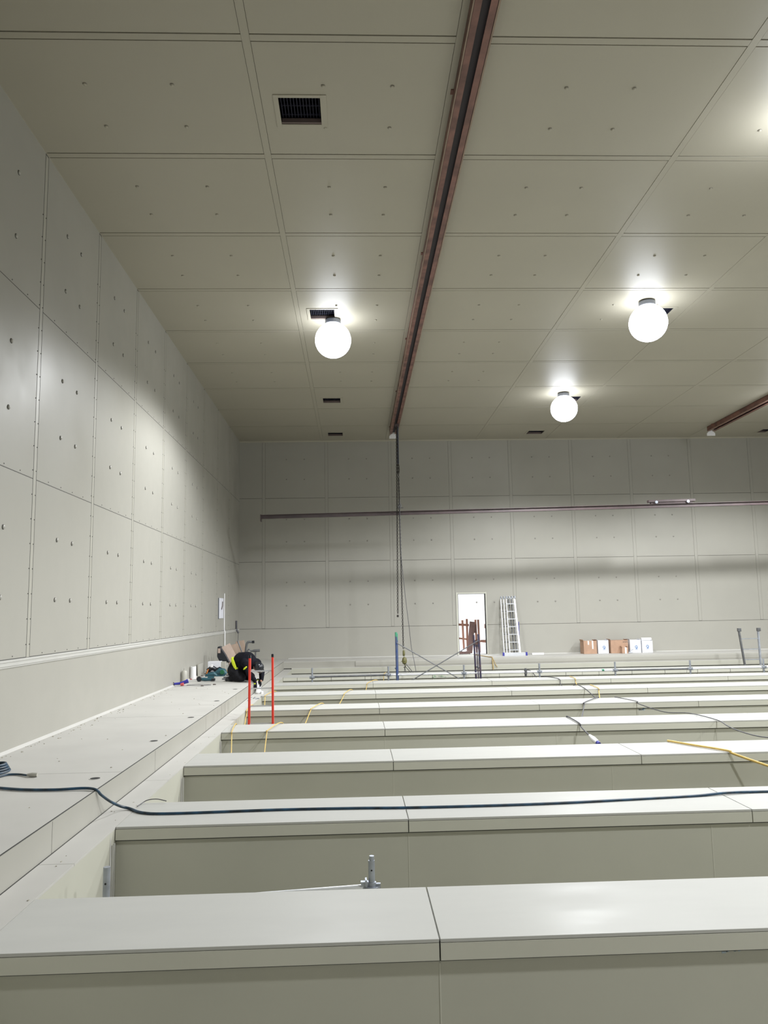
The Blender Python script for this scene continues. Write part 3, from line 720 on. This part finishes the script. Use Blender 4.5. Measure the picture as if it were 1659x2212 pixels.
for s in (-1, 1):
    o = fused('boot', [((-.04, .13*s, .075), .055, (-.12, .13*s, .07), .05), ((-.12, .13*s, .07), .05, (-.16, .14*s, .045), .042), ((-.10, .13*s, .05), .045, (-.01, .13*s, .05), .045)], M['blackgloss'], W, sm=3)
hair = fused('hair', [((.60, 0, .36), .082, (.655, 0, .33), .10)], M['hair'], W, sm=2)
b = mb(); prof = [(.115*math.cos(a), .105*math.sin(a)) for a in [i*math.pi/2/8 for i in range(8)]]+[(.01, .106)]
b.lathe([(.118, -.03)]+prof, n=24)
b.tube([(.10*math.cos(q)+.03, .10*math.sin(q), -.02) for q in [(-5+i)*.2 for i in range(11)]], .014, 6)
cp = b.build('cap', M['blackgloss'], W, smooth=True); cp.location = (.655, 0, .325); cp.rotation_euler = (0, math.radians(52), 0); cp['label'] = 'shiny black bump cap'
# yellow reflective patches follow the near side of the jacket
b = mb()
prev = None
pts = [(.02, -.165, .545, .012), (.05, -.192, .51, .036), (.08, -.204, .45, .046), (.11, -.205, .39, .046), (.14, -.20, .33, .038), (.165, -.19, .28, .014)]
vs = []
for (x, y, z, hw) in pts: vs += [(x-hw, y-.004, z-.010), (x, y-.016, z), (x+hw, y-.004, z+.010)]
fs = []
for i in range(len(pts)-1):
    for k in range(2): fs.append((i*3+k, i*3+k+1, i*3+k+4, i*3+k+3))
b.add(vs, fs); b.add([(v[0], v[1]+.045, v[2]) for v in vs], [tuple(reversed(f)) for f in fs])
b.build('yellow_patch', M['hiviz'], W, smooth=True)['label'] = 'fluorescent yellow jacket panel'
b = mb(); b.tube([(.44, -.27, .29), (.49, -.282, .315), (.53, -.275, .35)], [.012, .022, .014], 8); b.build('sleeve_stripe', M['hiviz'], W, smooth=True)['label'] = 'yellow sleeve stripe'
def glove(side, palm, d, parent):
    """palm with five bent fingers; d is the finger direction"""
    P = Vector(palm); d = Vector(d).normalized(); across = Vector((.25, -1, .1)).normalized(); across = (across-across.dot(d)*d).normalized(); nrm = d.cross(across)
    caps = [(P-d*.05, .030, P, .030), (P+across*.022, .024, P+d*.045+across*.024, .02), (P-across*.022, .024, P+d*.045-across*.024, .02)]
    for k, L in enumerate((.068, .078, .072, .056)):
        a = P+d*.045+across*(.034-.0225*k); c = a+d*L*.5+nrm*.006*side; e = c+d*L*.4-nrm*.024*side
        caps += [(a, .0105, c, .0098), (c, .0098, e, .0085)]
    a = P-d*.01+across*.034*side; c = a+(d*.5+across*side).normalized()*.042; e = c+(d+across*.25*side).normalized()*.032
    caps += [(a, .014, c, .012), (c, .012, e, .0105)]
    g = fused('glove', caps, M['black'], parent, voxel=.005, sm=2)
    for q, (f_, r) in enumerate(((-.03, .022), (.02, .02), (.055, .016))):
        b = mb(); c = P+d*f_-Vector((0, .024, 0)); b.lathe([(r, 0), (r*.8, -.008), (r*.2, -.012)], c, n=10, axis='y'); b.build('glove_pad', M['hiviz'], g, smooth=True)['label'] = 'yellow glove pad'
glove(1, (.665, -.13, -.055), (.05, .05, -1), W)
glove(-1, (.60, .07, .0), (.5, .05, -.8), W)

# work pieces at the hands
b = mb(); b.box(-.012, .012, -.06, .06, 0, .26); b.box(.0, .09, -.05, -.02, .08, .16); o = b.build('cut_panel_piece', M['offwhite'], None, bevel=.002)
o.location = (-2.205, 17.86, ZS); o.rotation_euler = (0, .0, .5); tag(o, 'small upright white offcut held in front of the worker', 'offcut')
b = mb(); random.seed(11)
b.lathe([(.05, 0), (.07, .03), (.05, .09), (.02, .12)], (0, 0, 0), n=9); b.lathe([(.03, 0), (.035, .05), (.01, .06)], (.08, -.03, 0), n=7)
o = b.build('crumpled_wipe', M['white'], None); o.location = (-2.13, 17.58, ZS); tag(o, 'crumpled white cloth below the worker\'s hands', 'cloth')
b = mb()
for i in range(14):
    x, y, r = random.uniform(-.10, .12), random.uniform(-.45, .3), random.uniform(.008, .022); m = Matrix.Translation((x, y, r*.4)) @ Matrix.Rotation(random.random()*3, 4, 'Z'); b.box(-r, r, -r*.5, r*.5, -r*.4, r*.4, 0, m)
o = b.build('sealant_scraps', M['galv'], None); o.location = (-2.10, 16.6, ZS); tag(o, 'grey scraps scattered on the low strip below the worker', 'scraps'); o['kind'] = 'stuff'

# ------------------------------------------------------------------ clutter in the far left corner
def leaning_card(loc, rot, w, h, mat, lab, d=.03, name='cardboard_sheet', extra=None):
    b = mb(); b.box(-w/2, w/2, -d/2, d/2, 0, h)
    if extra: extra(b)
    o = b.build(name, [mat, M['cardin']], None, bevel=.004); o.location = loc; o.rotation_euler = rot
    return tag(o, lab, 'cardboard')
leaning_card((-2.99, 20.65, .0), (math.radians(-8), math.radians(-27), .2), .26, .80, M['cardpale'], 'pale open carton panel tilted against the left wall behind the worker', d=.02)
o = leaning_card((-2.96, 20.45, .0), (math.radians(-14), math.radians(-22), .2), .24, .36, M['cardpale'], 'lower folded pale carton flap beside the worker', d=.02)
leaning_card((-3.14, 21.3, .0), (math.radians(-10), math.radians(-12), .3), .36, .72, M['cardin'], 'dull brown folded cardboard leaning in the corner behind the pale carton', d=.04)
leaning_card((-3.02, 21.9, .0), (math.radians(-10), math.radians(-10), .2), .24, .80, M['cardin'], 'greyish card sheet leaning nearest the corner', d=.02)
t = thing('tool_bag', 'black bag with a pale pink label leaning on the wall', 'bag', (-3.38, 20.70, .28))
b = mb(); m = Matrix.Rotation(math.radians(-22), 4, 'Y'); b.prism([(-.10, 0), (.16, 0), (.05, .20), (-.10, .42), (-.17, .40), (-.18, .15)], -.1, .1); b.build('body', M['blackgloss'], t, bevel=.02)
b = mb(); b.box(-.155, -.09, -.106, -.10, .24, .36); b.build('label_patch', M['cardpale'], t)['label'] = 'pale pink label'
t = thing('white_carton', 'white open box behind the power tools', 'box', (-3.55, 20.35, 0))
b = mb(); b.box(-.17, .15, -.12, .12, 0, .33); b.build('body', M['offwhite'], t, bevel=.005)
b = mb(); b.box(.15, .26, -.10, .10, .02, .32); b.build('side_flap', M['clear'], t, bevel=.004)
t = thing('cordless_tool', 'black and orange cordless tool in front of the white box', 'tool', (-3.60, 20.05, 0))
b = mb(); b.box(-.13, .13, -.07, .07, 0, .10); b.tube([(-.10, 0, .12), (.02, 0, .19), (.14, 0, .13)], [.05, .07, .05], 10); b.build('body', M['blackgloss'], t, bevel=.012)
b = mb(); b.bar((-.10, -.08, .05), (-.06, -.08, .16), .03, .02); b.build('orange_trigger', M['orange'], t)
b = mb(); b.box(-.01, .05, -.08, -.02, .2, .27); b.build('white_battery', M['white'], t, bevel=.006)
t = thing('power_tool', 'green and black power tool beside the cordless tool', 'tool', (-3.34, 19.75, 0))
b = mb(); b.tube([(-.12, 0, .06), (0, 0, .12), (.1, 0, .10), (.16, 0, .05)], [.04, .09, .085, .05], 12); b.box(-.12, .12, -.06, .06, 0, .05); b.build('body', M['teal'], t, smooth=True)
b = mb(); b.lathe([(.05, -.10), (.06, -.07), (.05, -.03)], (.07, 0, .10), n=14, axis='y'); b.build('green_knob', M['green'], t, smooth=True)
b = mb(); b.tube([(-.1, 0, .17), (0, 0, .21), (.06, 0, .17)], .02, 8); b.build('handle', M['blackgloss'], t, smooth=True)
t = thing('angle_grinder', 'teal angle grinder lying on the walkway with its round guard facing out', 'grinder', (-3.52, 18.25, 0), -.15)
b = mb(); b.tube([(0, 0, .055), (.1, 0, .05), (.2, 0, .045), (.27, 0, .05)], [.035, .04, .032, .04], 12); b.build('body', M['teal'], t, smooth=True)
b = mb(); b.lathe([(.055, -.02), (.06, -.015), (.06, .01), (.02, .02)], (-.02, -.02, .06), n=20, axis='y'); b.build('guard', M['blackgloss'], t, smooth=True)
b = mb(); b.tube([(-.06, 0, .05), (-.2, .02, .05)], [.014, .018], 8); b.build('side_handle', M['white'], t, smooth=True)
b = mb(); b.box(.25, .34, -.035, .035, .01, .07); b.build('battery', M['blackgloss'], t, bevel=.008)
b = mb(); b.tube([(-.11, 0, .05), (-.02, 0, .09), (.10, 0, .10), (.16, 0, .06)], [.02, .045, .05, .03], 10); b.box(-.05, .1, -.03, .03, 0, .06)
o = b.build('hand_drill', M['teal'], None, smooth=True); o.location = (-3.48, 19.2, 0); tag(o, 'small teal hand drill lying behind the grinder', 'drill')
t = thing('heat_gun', 'navy blue heat gun with pink nozzle lying on the walkway by the wall', 'tool', (-3.74, 17.25, 0), .12)
b = mb(); b.tube([(-.14, 0, .045), (-.04, 0, .05), (.06, 0, .07), (.15, 0, .10)], [.025, .028, .035, .045], 10); b.build('body', M['navy'], t, smooth=True)
b = mb(); b.tube([(.0, -.04, .03), (.06, -.05, .04)], [.028, .035], 10); b.build('nozzle', M['pink'], t, smooth=True)
b = mb(); b.tube([(-.19+.05*math.cos(q*math.pi/5), .0, .05+.035*math.sin(q*math.pi/5)) for q in range(10)], .009, 6, closed=True); b.build('loop', M['blackgloss'], t)
t = thing('white_roll', 'white cylindrical roll standing by the left wall, red rim at its base', 'roll', (-3.815, 18.9, 0))
b = mb(); b.lathe([(.066, .02), (.068, .03), (.066, .30), (.055, .302)], n=24); b.build('roll', M['white'], t, smooth=True)
b = mb(); b.lathe([(.072, 0), (.075, .02)], n=24); b.build('base_rim', M['pink'], t, smooth=True)['label'] = 'red rim'
b = mb(); b.lathe([(.03, .301), (.03, .303)], n=16); b.build('roll_core', M['inkdark'], t)
b = mb(); b.lathe([(.06, 0), (.066, .02), (.066, .24), (.05, .27), (.012, .28), (.010, .33)], n=20)
o = b.build('sealant_bottle', M['clear'], None, smooth=True); o.location = (-3.82, 17.95, 0); tag(o, 'grey cylindrical bottle blending with the wall left of the white roll', 'bottle')
b = mb(); b.box(-.02, .02, -.3, .3, 0, .30); o = b.build('clear_panel', M['clear'], None, bevel=.004); o.location = (-3.85, 20.0, 0); o.rotation_euler = (0, math.radians(-3), 0); tag(o, 'translucent panel offcut leaning on the wall right of the white roll', 'panel')
t = thing('ochre_sacking', 'crumpled ochre wrapping lying under the pale carton', 'wrapping', (-3.04, 20.1, 0))
b = mb(); random.seed(3)
for i in range(9):
    x, y = random.uniform(-.12, .14), random.uniform(-.15, .15); m = Matrix.Translation((x, y, .05+random.random()*.07)) @ Matrix.Rotation(random.random()*3, 4, 'Z') @ Matrix.Rotation(random.uniform(-.6, .6), 4, 'X') @ Matrix.Rotation(random.uniform(-.5, .5), 4, 'Y')
    b.box(-.10, .10, -.06, .06, -.006, .006, 0, m)
b.box(-.13, .13, -.1, .1, 0, .05, 0)
b.build('folds', M['ochre'], t)
def cable(name, pts, r, mat, lab, cat='cable', per=8, n=8, group=None):
    b = mb(); b.tube(smooth_path(pts, per), r, n); return tag(b.build(name, mat, None, smooth=True), lab, cat, group)
cable('floor_cable', [(-3.2, 19.9, .01), (-2.95, 19.6, .012), (-3.15, 19.2, .012), (-2.9, 19.0, .012), (-3.1, 18.7, .012), (-2.7, 18.75, .012), (-2.95, 19.3, .02), (-2.75, 19.7, .012)], .012, M['greycable'], 'tangled grey tool cable between the tools and the worker')
cable('floor_cable', [(-3.62, 17.3, .01), (-3.45, 17.45, .01), (-3.25, 17.3, .01), (-3.1, 17.25, .01), (-3.3, 17.1, .01), (-3.5, 17.2, .01), (-3.62, 17.25, .01)], .004, M['greycable'], 'thin looped cable trailing from the navy heat gun')
for (x, y, lab) in ((-3.04, 17.3, 'small black plug lying on the walkway by the worker'), (-3.25, 17.05, 'small brown crumb beside the looped cable'), (-3.78, 18.9+.9, 'tiny dark scrap near the wall behind the white roll')):
    b = mb(); b.tube([(-.03, 0, .012), (.0, 0, .014), (.035, .01, .012)], [.009, .013, .008], 7); o = b.build('small_scrap', M['inkdark'], None); o.location = (x, y, 0); tag(o, lab, 'scrap')
# two handles standing behind the worker
t = thing('bent_handle', 'dark bent handle bar rising behind the worker\'s back', 'tool', (-2.93, 21.3, 0))
b = mb(); b.tube(smooth_path([(-.02, 0, 0), (.0, 0, .35), (.02, 0, .62), (.05, 0, .74), (.10, 0, .765), (.20, 0, .76)], 5), [.03]*26, 10); b.build('tube', M['galvdark'], t, smooth=True)
b = mb(); b.tube([(.18, 0, .76), (.24, 0, .765)], .036, 12); b.build('grip', M['blackgloss'], t, smooth=True)
b = mb(); b.box(-.18, .16, -.05, .05, .44, .50); b.tube([(.02, 0, .5), (.10, 0, .58), (.16, 0, .52)], .02, 8); b.build('bracket', M['galvdark'], t)
t = thing('tee_handle', 'dark T shaped handle standing right behind the worker', 'tool', (-2.62, 21.0, 0))
b = mb(); b.tube([(0, 0, 0), (0, 0, .54)], .022, 10); b.build('stem', M['galvdark'], t, smooth=True)
b = mb(); b.tube([(-.13, 0, .535), (-.04, 0, .545), (.11, 0, .55)], [.016, .036, .036], 10); b.build('grip', M['galvdark'], t, smooth=True)
b = mb(); b.lathe([(.05, 0), (.05, .02)], n=14); b.build('foot', M['galvdark'], t)
b = mb(); b.tube([(-3.05, 21.6, 0), (-3.08, 21.65, .52), (-3.20, 21.75, .79)], [.018, .016, .02], 8); tag(b.build('pry_bar', M['galvdark'], None, smooth=True), 'thin dark rod leaning in the corner left of the bent handle', 'rod')

# ------------------------------------------------------------------ cables across the place
cable('power_cable', [(-3.85, 7.4, .014), (-3.3, 7.30, .014), (-2.9, 7.15, .014), (-2.6, 7.11, .014), (-2.36, 7.12, .018), (-2.245, 7.08, .010), (-2.215, 7.12, -.04), (-2.165, 7.22, -.12), (-2.11, 7.34, -.19), (-2.03, 7.36, ZS+.012), (-1.87, 7.20, ZS+.011), (-1.6, 7.15, ZS+.0105),
      (-.7, 7.18, ZS+.0105), (.0, 7.16, ZS+.0105), (.4, 7.13, ZS+.0105), (1.1, 7.12, ZS+.0105), (1.75, 7.14, ZS+.0105), (2.4, 7.20, ZS+.0105), (3.06, 7.27, ZS+.0105), (3.4, 7.33, ZS+.016), (3.9, 7.36, ZS+.0105), (6, 7.3, ZS+.0105), (9, 7.25, ZS+.0105)], .012, M['bluecable'], 'long dark blue cable lying across the walkway and the second partition')
t = thing('cable_coil', 'blue coiled cable at the left edge with a grey plug on its tail', 'cable', (-3.5, 8.02, 0))
b = mb()
for q in range(4): b.tube([((.10-.01*q)*math.cos(i*math.pi/12), (.16-.02*q)*math.sin(i*math.pi/12), .012+.022*q) for i in range(24)], .012, 6, closed=True)
b.build('coil', M['bluecable'], t, smooth=True)
b = mb(); b.tube(smooth_path([(.02, -.35, .012), (.12, -.30, .012), (.17, -.18, .012), (.27, -.17, .012), (.40, -.25, .014)]), .010, 8); b.build('tail', M['bluecable'], t, smooth=True)
b = mb(); b.tube([(.39, -.245, .018), (.44, -.26, .02), (.49, -.265, .02)], [.013, .022, .018], 8); b.build('plug', M['clear'], t, smooth=True)['label'] = 'grey plug'
cable('cut_wire', [(-1.99, 7.45, ZS+.01), (-1.975, 7.58, ZS+.012), (-1.93, 7.60, ZS+.03), (-1.85, 7.60, ZS+.035), (-1.76, 7.58, ZS+.02)], .004, M['greycable'], 'short curved wire end beside the blue cable at the basin corner', 'wire')
z = ZS+.015
cable('yellow_cord', [(.864, 22.75, z), (.775, 21.95, z), (.76, 21.85, -.45), (.67, 21.0, -1.0), (.56, 20.35, -.45), (.547, 20.20, z), (.30, 19.52, z), (.26, 19.42, -.32), (.17, 18.9, -.62), (-.02, 18.0, -.5), (-.082, 17.86, z), (-.243, 17.05, z), (-.26, 16.97, -.26),
      (-.42, 16.3, -.48), (-.55, 15.5, -.45), (-.629, 15.32, z), (-.805, 14.52, z), (-.82, 14.46, -.25), (-.93, 13.65, -.48), (-1.10, 12.9, -.5), (-1.165, 12.74, z), (-1.31, 11.94, z), (-1.315, 11.89, -.25), (-1.26, 11.1, -.42), (-1.2, 10.5, -.7), (-1.1, 10.25, -1.4)],
      .0075, M['yellowcable'], 'yellow cord draped over the partitions right of the red ladder', per=6)
cable('yellow_cord', [(-1.72, 19.3, -.6), (-1.75, 18.2, -.5), (-1.775, 17.86, z), (-1.913, 17.05, z), (-1.915, 16.97, -.27), (-1.90, 16.5, -.55), (-1.95, 15.4, -.5), (-1.955, 15.30, z), (-1.965, 14.52, z), (-1.965, 14.46, -.3), (-1.95, 13.9, -.55), (-1.89, 12.85, -.5),
      (-1.885, 12.73, z), (-1.833, 11.94, z), (-1.83, 11.90, -.28), (-1.76, 11.4, -.55), (-1.7, 10.8, -1.0)], .0075, M['yellowcable'], 'yellow cord draped along the left basin edge, left of the red ladder', per=6)
cable('grey_extension_cable', [(4.9, 22.6, z), (4.88, 21.9, z), (4.83, 21.0, -.33), (4.80, 20.22, z), (5.0, 19.5, z), (5.02, 19.4, -.33), (4.98, 18.6, -.45), (4.941, 17.88, z), (4.928, 17.05, z), (4.90, 16.2, -.33), (4.68, 15.32, z), (4.17, 14.50, z), (4.15, 14.44, -.26), (3.73, 13.3, -.40), (3.4, 12.75, -.25), (3.37, 12.70, z),
      (3.34, 11.93, z), (3.345, 11.85, -.26), (3.37, 11.45, -.35)], .010, M['greycable'], 'grey cord with a white plug draped over partitions at the right middle', per=6)
b = mb(); b.tube([(3.36, 11.5, -.33), (3.385, 11.40, -.37), (3.41, 11.30, -.40)], [.02, .042, .035], 12, 0); b.tube([(3.41, 11.30, -.40), (3.42, 11.26, -.415)], .030, 12, 1)
tag(b.build('white_plug', [M['white'], M['navy']], None, smooth=True), 'white cable plug with blue face hanging into a basin', 'plug')
cable('grey_extension_cable', [(5.0, 15.3, z), (5.143, 14.51, z), (5.15, 14.45, -.25), (5.30, 13.6, -.30), (5.367, 12.73, z), (5.439, 11.92, z), (5.41, 11.5, -.25), (5.38, 11.0, -.26), (5.5, 10.6, -.27), (5.8, 10.15, z), (6.2, 9.4, z)], .008, M['greycable'], 'thin grey cord running on toward the right edge', per=6)
cable('short_yellow_cord', [(5.47, 20.2, z), (5.406, 19.48, z), (5.40, 19.42, -.30), (5.38, 19.1, -.45)], .009, M['yellowcable'], 'short pale yellow cord over the partition in front of the scaffold', per=6)
cable('short_yellow_cord', [(5.291, 17.85, z), (5.221, 17.03, z), (5.21, 16.97, -.28), (5.05, 16.4, -.42)], .009, M['yellowcable'], 'short pale yellow cord one partition nearer than its twin', per=6)
cable('thick_yellow_cable', [(3.984, 10.18, z+.004), (4.15, 9.85, z+.004), (4.387, 9.40, z+.004), (4.42, 9.33, -.235), (4.66, 9.0, -.32), (5.0, 8.5, -.42), (5.5, 8.0, -.35), (5.9, 7.6, ZS+.02)], .014, M['yellowcable'], 'thick yellow cable crossing the third partition at the right edge', per=8)
b = mb(); b.tube(smooth_path([(4.05, 26.6, .02), (4.15, 26.1, .01), (4.27, 25.4, .01), (4.33, 25.05, .01), (4.33, 25.0, -.08), (4.32, 24.88, -.19), (4.32, 24.86, -.36)]), [.02]*49, 6)
b.tube(smooth_path([(4.33, 25.04, .01), (4.36, 24.99, -.06), (4.40, 24.87, -.2), (4.45, 24.86, -.28)]), .012, 6)
tag(b.build('pale_cord', M['palecord'], None), 'pale ochre cord trailing from the doorway over the back ledge', 'cord')

# ------------------------------------------------------------------ scaffold tubes in the nearest basin
t = thing('scaffold_post', 'grey scaffold tube end beside a coupler in the nearest basin, middle', 'scaffold post', (.092, 5.62, -3.0))
b = mb(); b.tube([(0, 0, 0), (0, 0, 2.80)], .022, 16); b.tube([(0, 0, 2.60), (.002, 0, 2.83)], .017, 16); b.build('tube', M['galv'], t, smooth=True)
b = mb(); b.lathe([(.055, -.005), (.055, .005)], (0, 0, 2.63), n=16); b.lathe([(.03, -.04), (.03, .04)], (0, 0, 2.62), n=16)
b.box(-.075, -.02, -.018, .018, 2.595, 2.665); b.box(-.045, -.033, -.03, .03, 2.58, 2.68); b.box(.02, .06, -.012, .012, 2.60, 2.65)
b.build('rosette_coupler', M['galv'], t)
b = mb(); b.tube([(-.06, 0, 2.625), (-1.5, .1, 2.53)], .021, 12); b.build('ledger', M['galvlight'], t, smooth=True)
b = mb(); b.lathe([(.006, -.0235), (.006, -.021)], (0, 0, 2.74), n=8, axis='y'); b.build('pin_hole', M['hole'], t)
t = thing('scaffold_post', 'grey scaffold tube end at the left wall of the nearest basin', 'scaffold post', (-1.735, 5.75, -3.0))
b = mb(); b.tube([(0, 0, 0), (0, 0, 2.77)], .024, 16); b.build('tube', M['galv'], t, smooth=True)
b = mb(); b.lathe([(.007, -.0255), (.007, -.023)], (0, 0, 2.665), n=8, axis='y'); b.build('pin_hole', M['hole'], t)

# crumbs on the left walkway along the wall joint and at the edge
b = mb(); random.seed(21)
for i in range(160):
    y = random.uniform(5.8, 17); x = XL+abs(random.gauss(0, .10))+.045 if random.random() < .8 else random.uniform(-3.6, -2.3)
    r = random.uniform(.002, .007); m = Matrix.Translation((x, y, r*.5)) @ Matrix.Rotation(random.random()*3, 4, 'Z'); b.box(-r*1.5, r*1.5, -r, r, -r*.5, r*.5, 0, m)
for i in range(16):
    y = random.uniform(4.5, 12); x = random.uniform(X1+.02, X2-.02); r = random.uniform(.002, .005); m = Matrix.Translation((x, y, ZS+r*.4)) @ Matrix.Rotation(random.random()*3, 4, 'Z'); b.box(-r*1.5, r*1.5, -r, r, -r*.5, r*.5, 0, m)
o = b.build('sealant_crumbs', M['crumb'], None); tag(o, 'small tan sealant crumbs scattered on the left walkway', 'debris'); o['kind'] = 'stuff'
# weld bead along the foot of the left wall
b = mb(); b.prism([(XL-.005, -.005), (XL+.035, -.005), (XL-.005, .035)], YN, YB); struct(b.build('baseboard_left', M['deck']))
b = mb(); b.prism([(YB+.005, -.005), (YB-.03, -.005), (YB+.005, .03)], X1, DX0-.06, axis='x'); b.prism([(YB+.005, -.005), (YB-.03, -.005), (YB+.005, .03)], DX1+.04, XR, axis='x'); struct(b.build('baseboard_back', M['trim']))

# ------------------------------------------------------------------ beyond the doorway
b = mb(); b.box(1, 8, YB+.25, 32, -.2, DZ0-.03); struct(b.build('floor_outside', M['outwall']))
b = mb(); b.box(1, 8, 30.5, 30.7, -.2, 4.5)
for x in (3.3, 3.9, 4.35, 4.7, 5.3): b.box(x-.012, x+.012, 30.485, 30.5, 0, 4.5, 1)
struct(b.build('wall_outside', [M['outwall'], M['white']]))
t = thing('timber_railing', 'reddish timber guard railing seen outside through the doorway', 'railing', (0, 28.3, 0))
for x, top, lean in ((3.62, 1.17, 0.05), (3.86, 1.16, 0.03), (4.02, 1.20, 0), (4.33, 1.17, 0.02), (4.43, 1.17, 0.02)):
    b = mb(); b.bar((x+lean, 0, 0), (x, 0, top), .07, .05, upv=(0, 1, 0)); b.build('post', M['wood'], t)
for a, c, h in (((3.5, .05, 1.02), (4.1, .05, .98), .08), ((3.5, .05, .55), (4.0, .05, .48), .06), ((4.66, .05, .93), (5.3, .05, .93), .16), ((4.5, .05, .42), (5.3, .05, .42), .05), ((4.45, -.05, .40), (4.75, -.05, .36), .05)):
    b = mb(); b.bar(a, c, .04, h); b.build('rail', M['wood'], t)
b = mb(); b.box(4.17, 4.36, -.04, 0, .70, 1.0); b.box(4.22, 4.40, -.06, -.02, .2, .45); b.build('cleat', M['wooddark'], t)
b = mb(); b.bar((4.0, 0, 0), (4.17, .25, 1.10), .19, .03, upv=(0, 1, 0)); o = b.build('leaning_board', M['wooddark'], None, origin=(4.0, 0, 0)); o.location = (4.02, 27.85, 0); tag(o, 'dark red board leaning outside the doorway', 'board')
t = thing('tub', 'dark tub with pale contents on the ground outside the doorway', 'tub', (3.78, 27.6, 0))
b = mb(); b.box(-.16, .22, -.1, .1, 0, .10); b.build('body', M['wooddark'], t, bevel=.01)
b = mb(); b.lathe([(.12, .09), (.08, .15), (.02, .17)], n=10); b.build('contents', M['offwhite'], t)
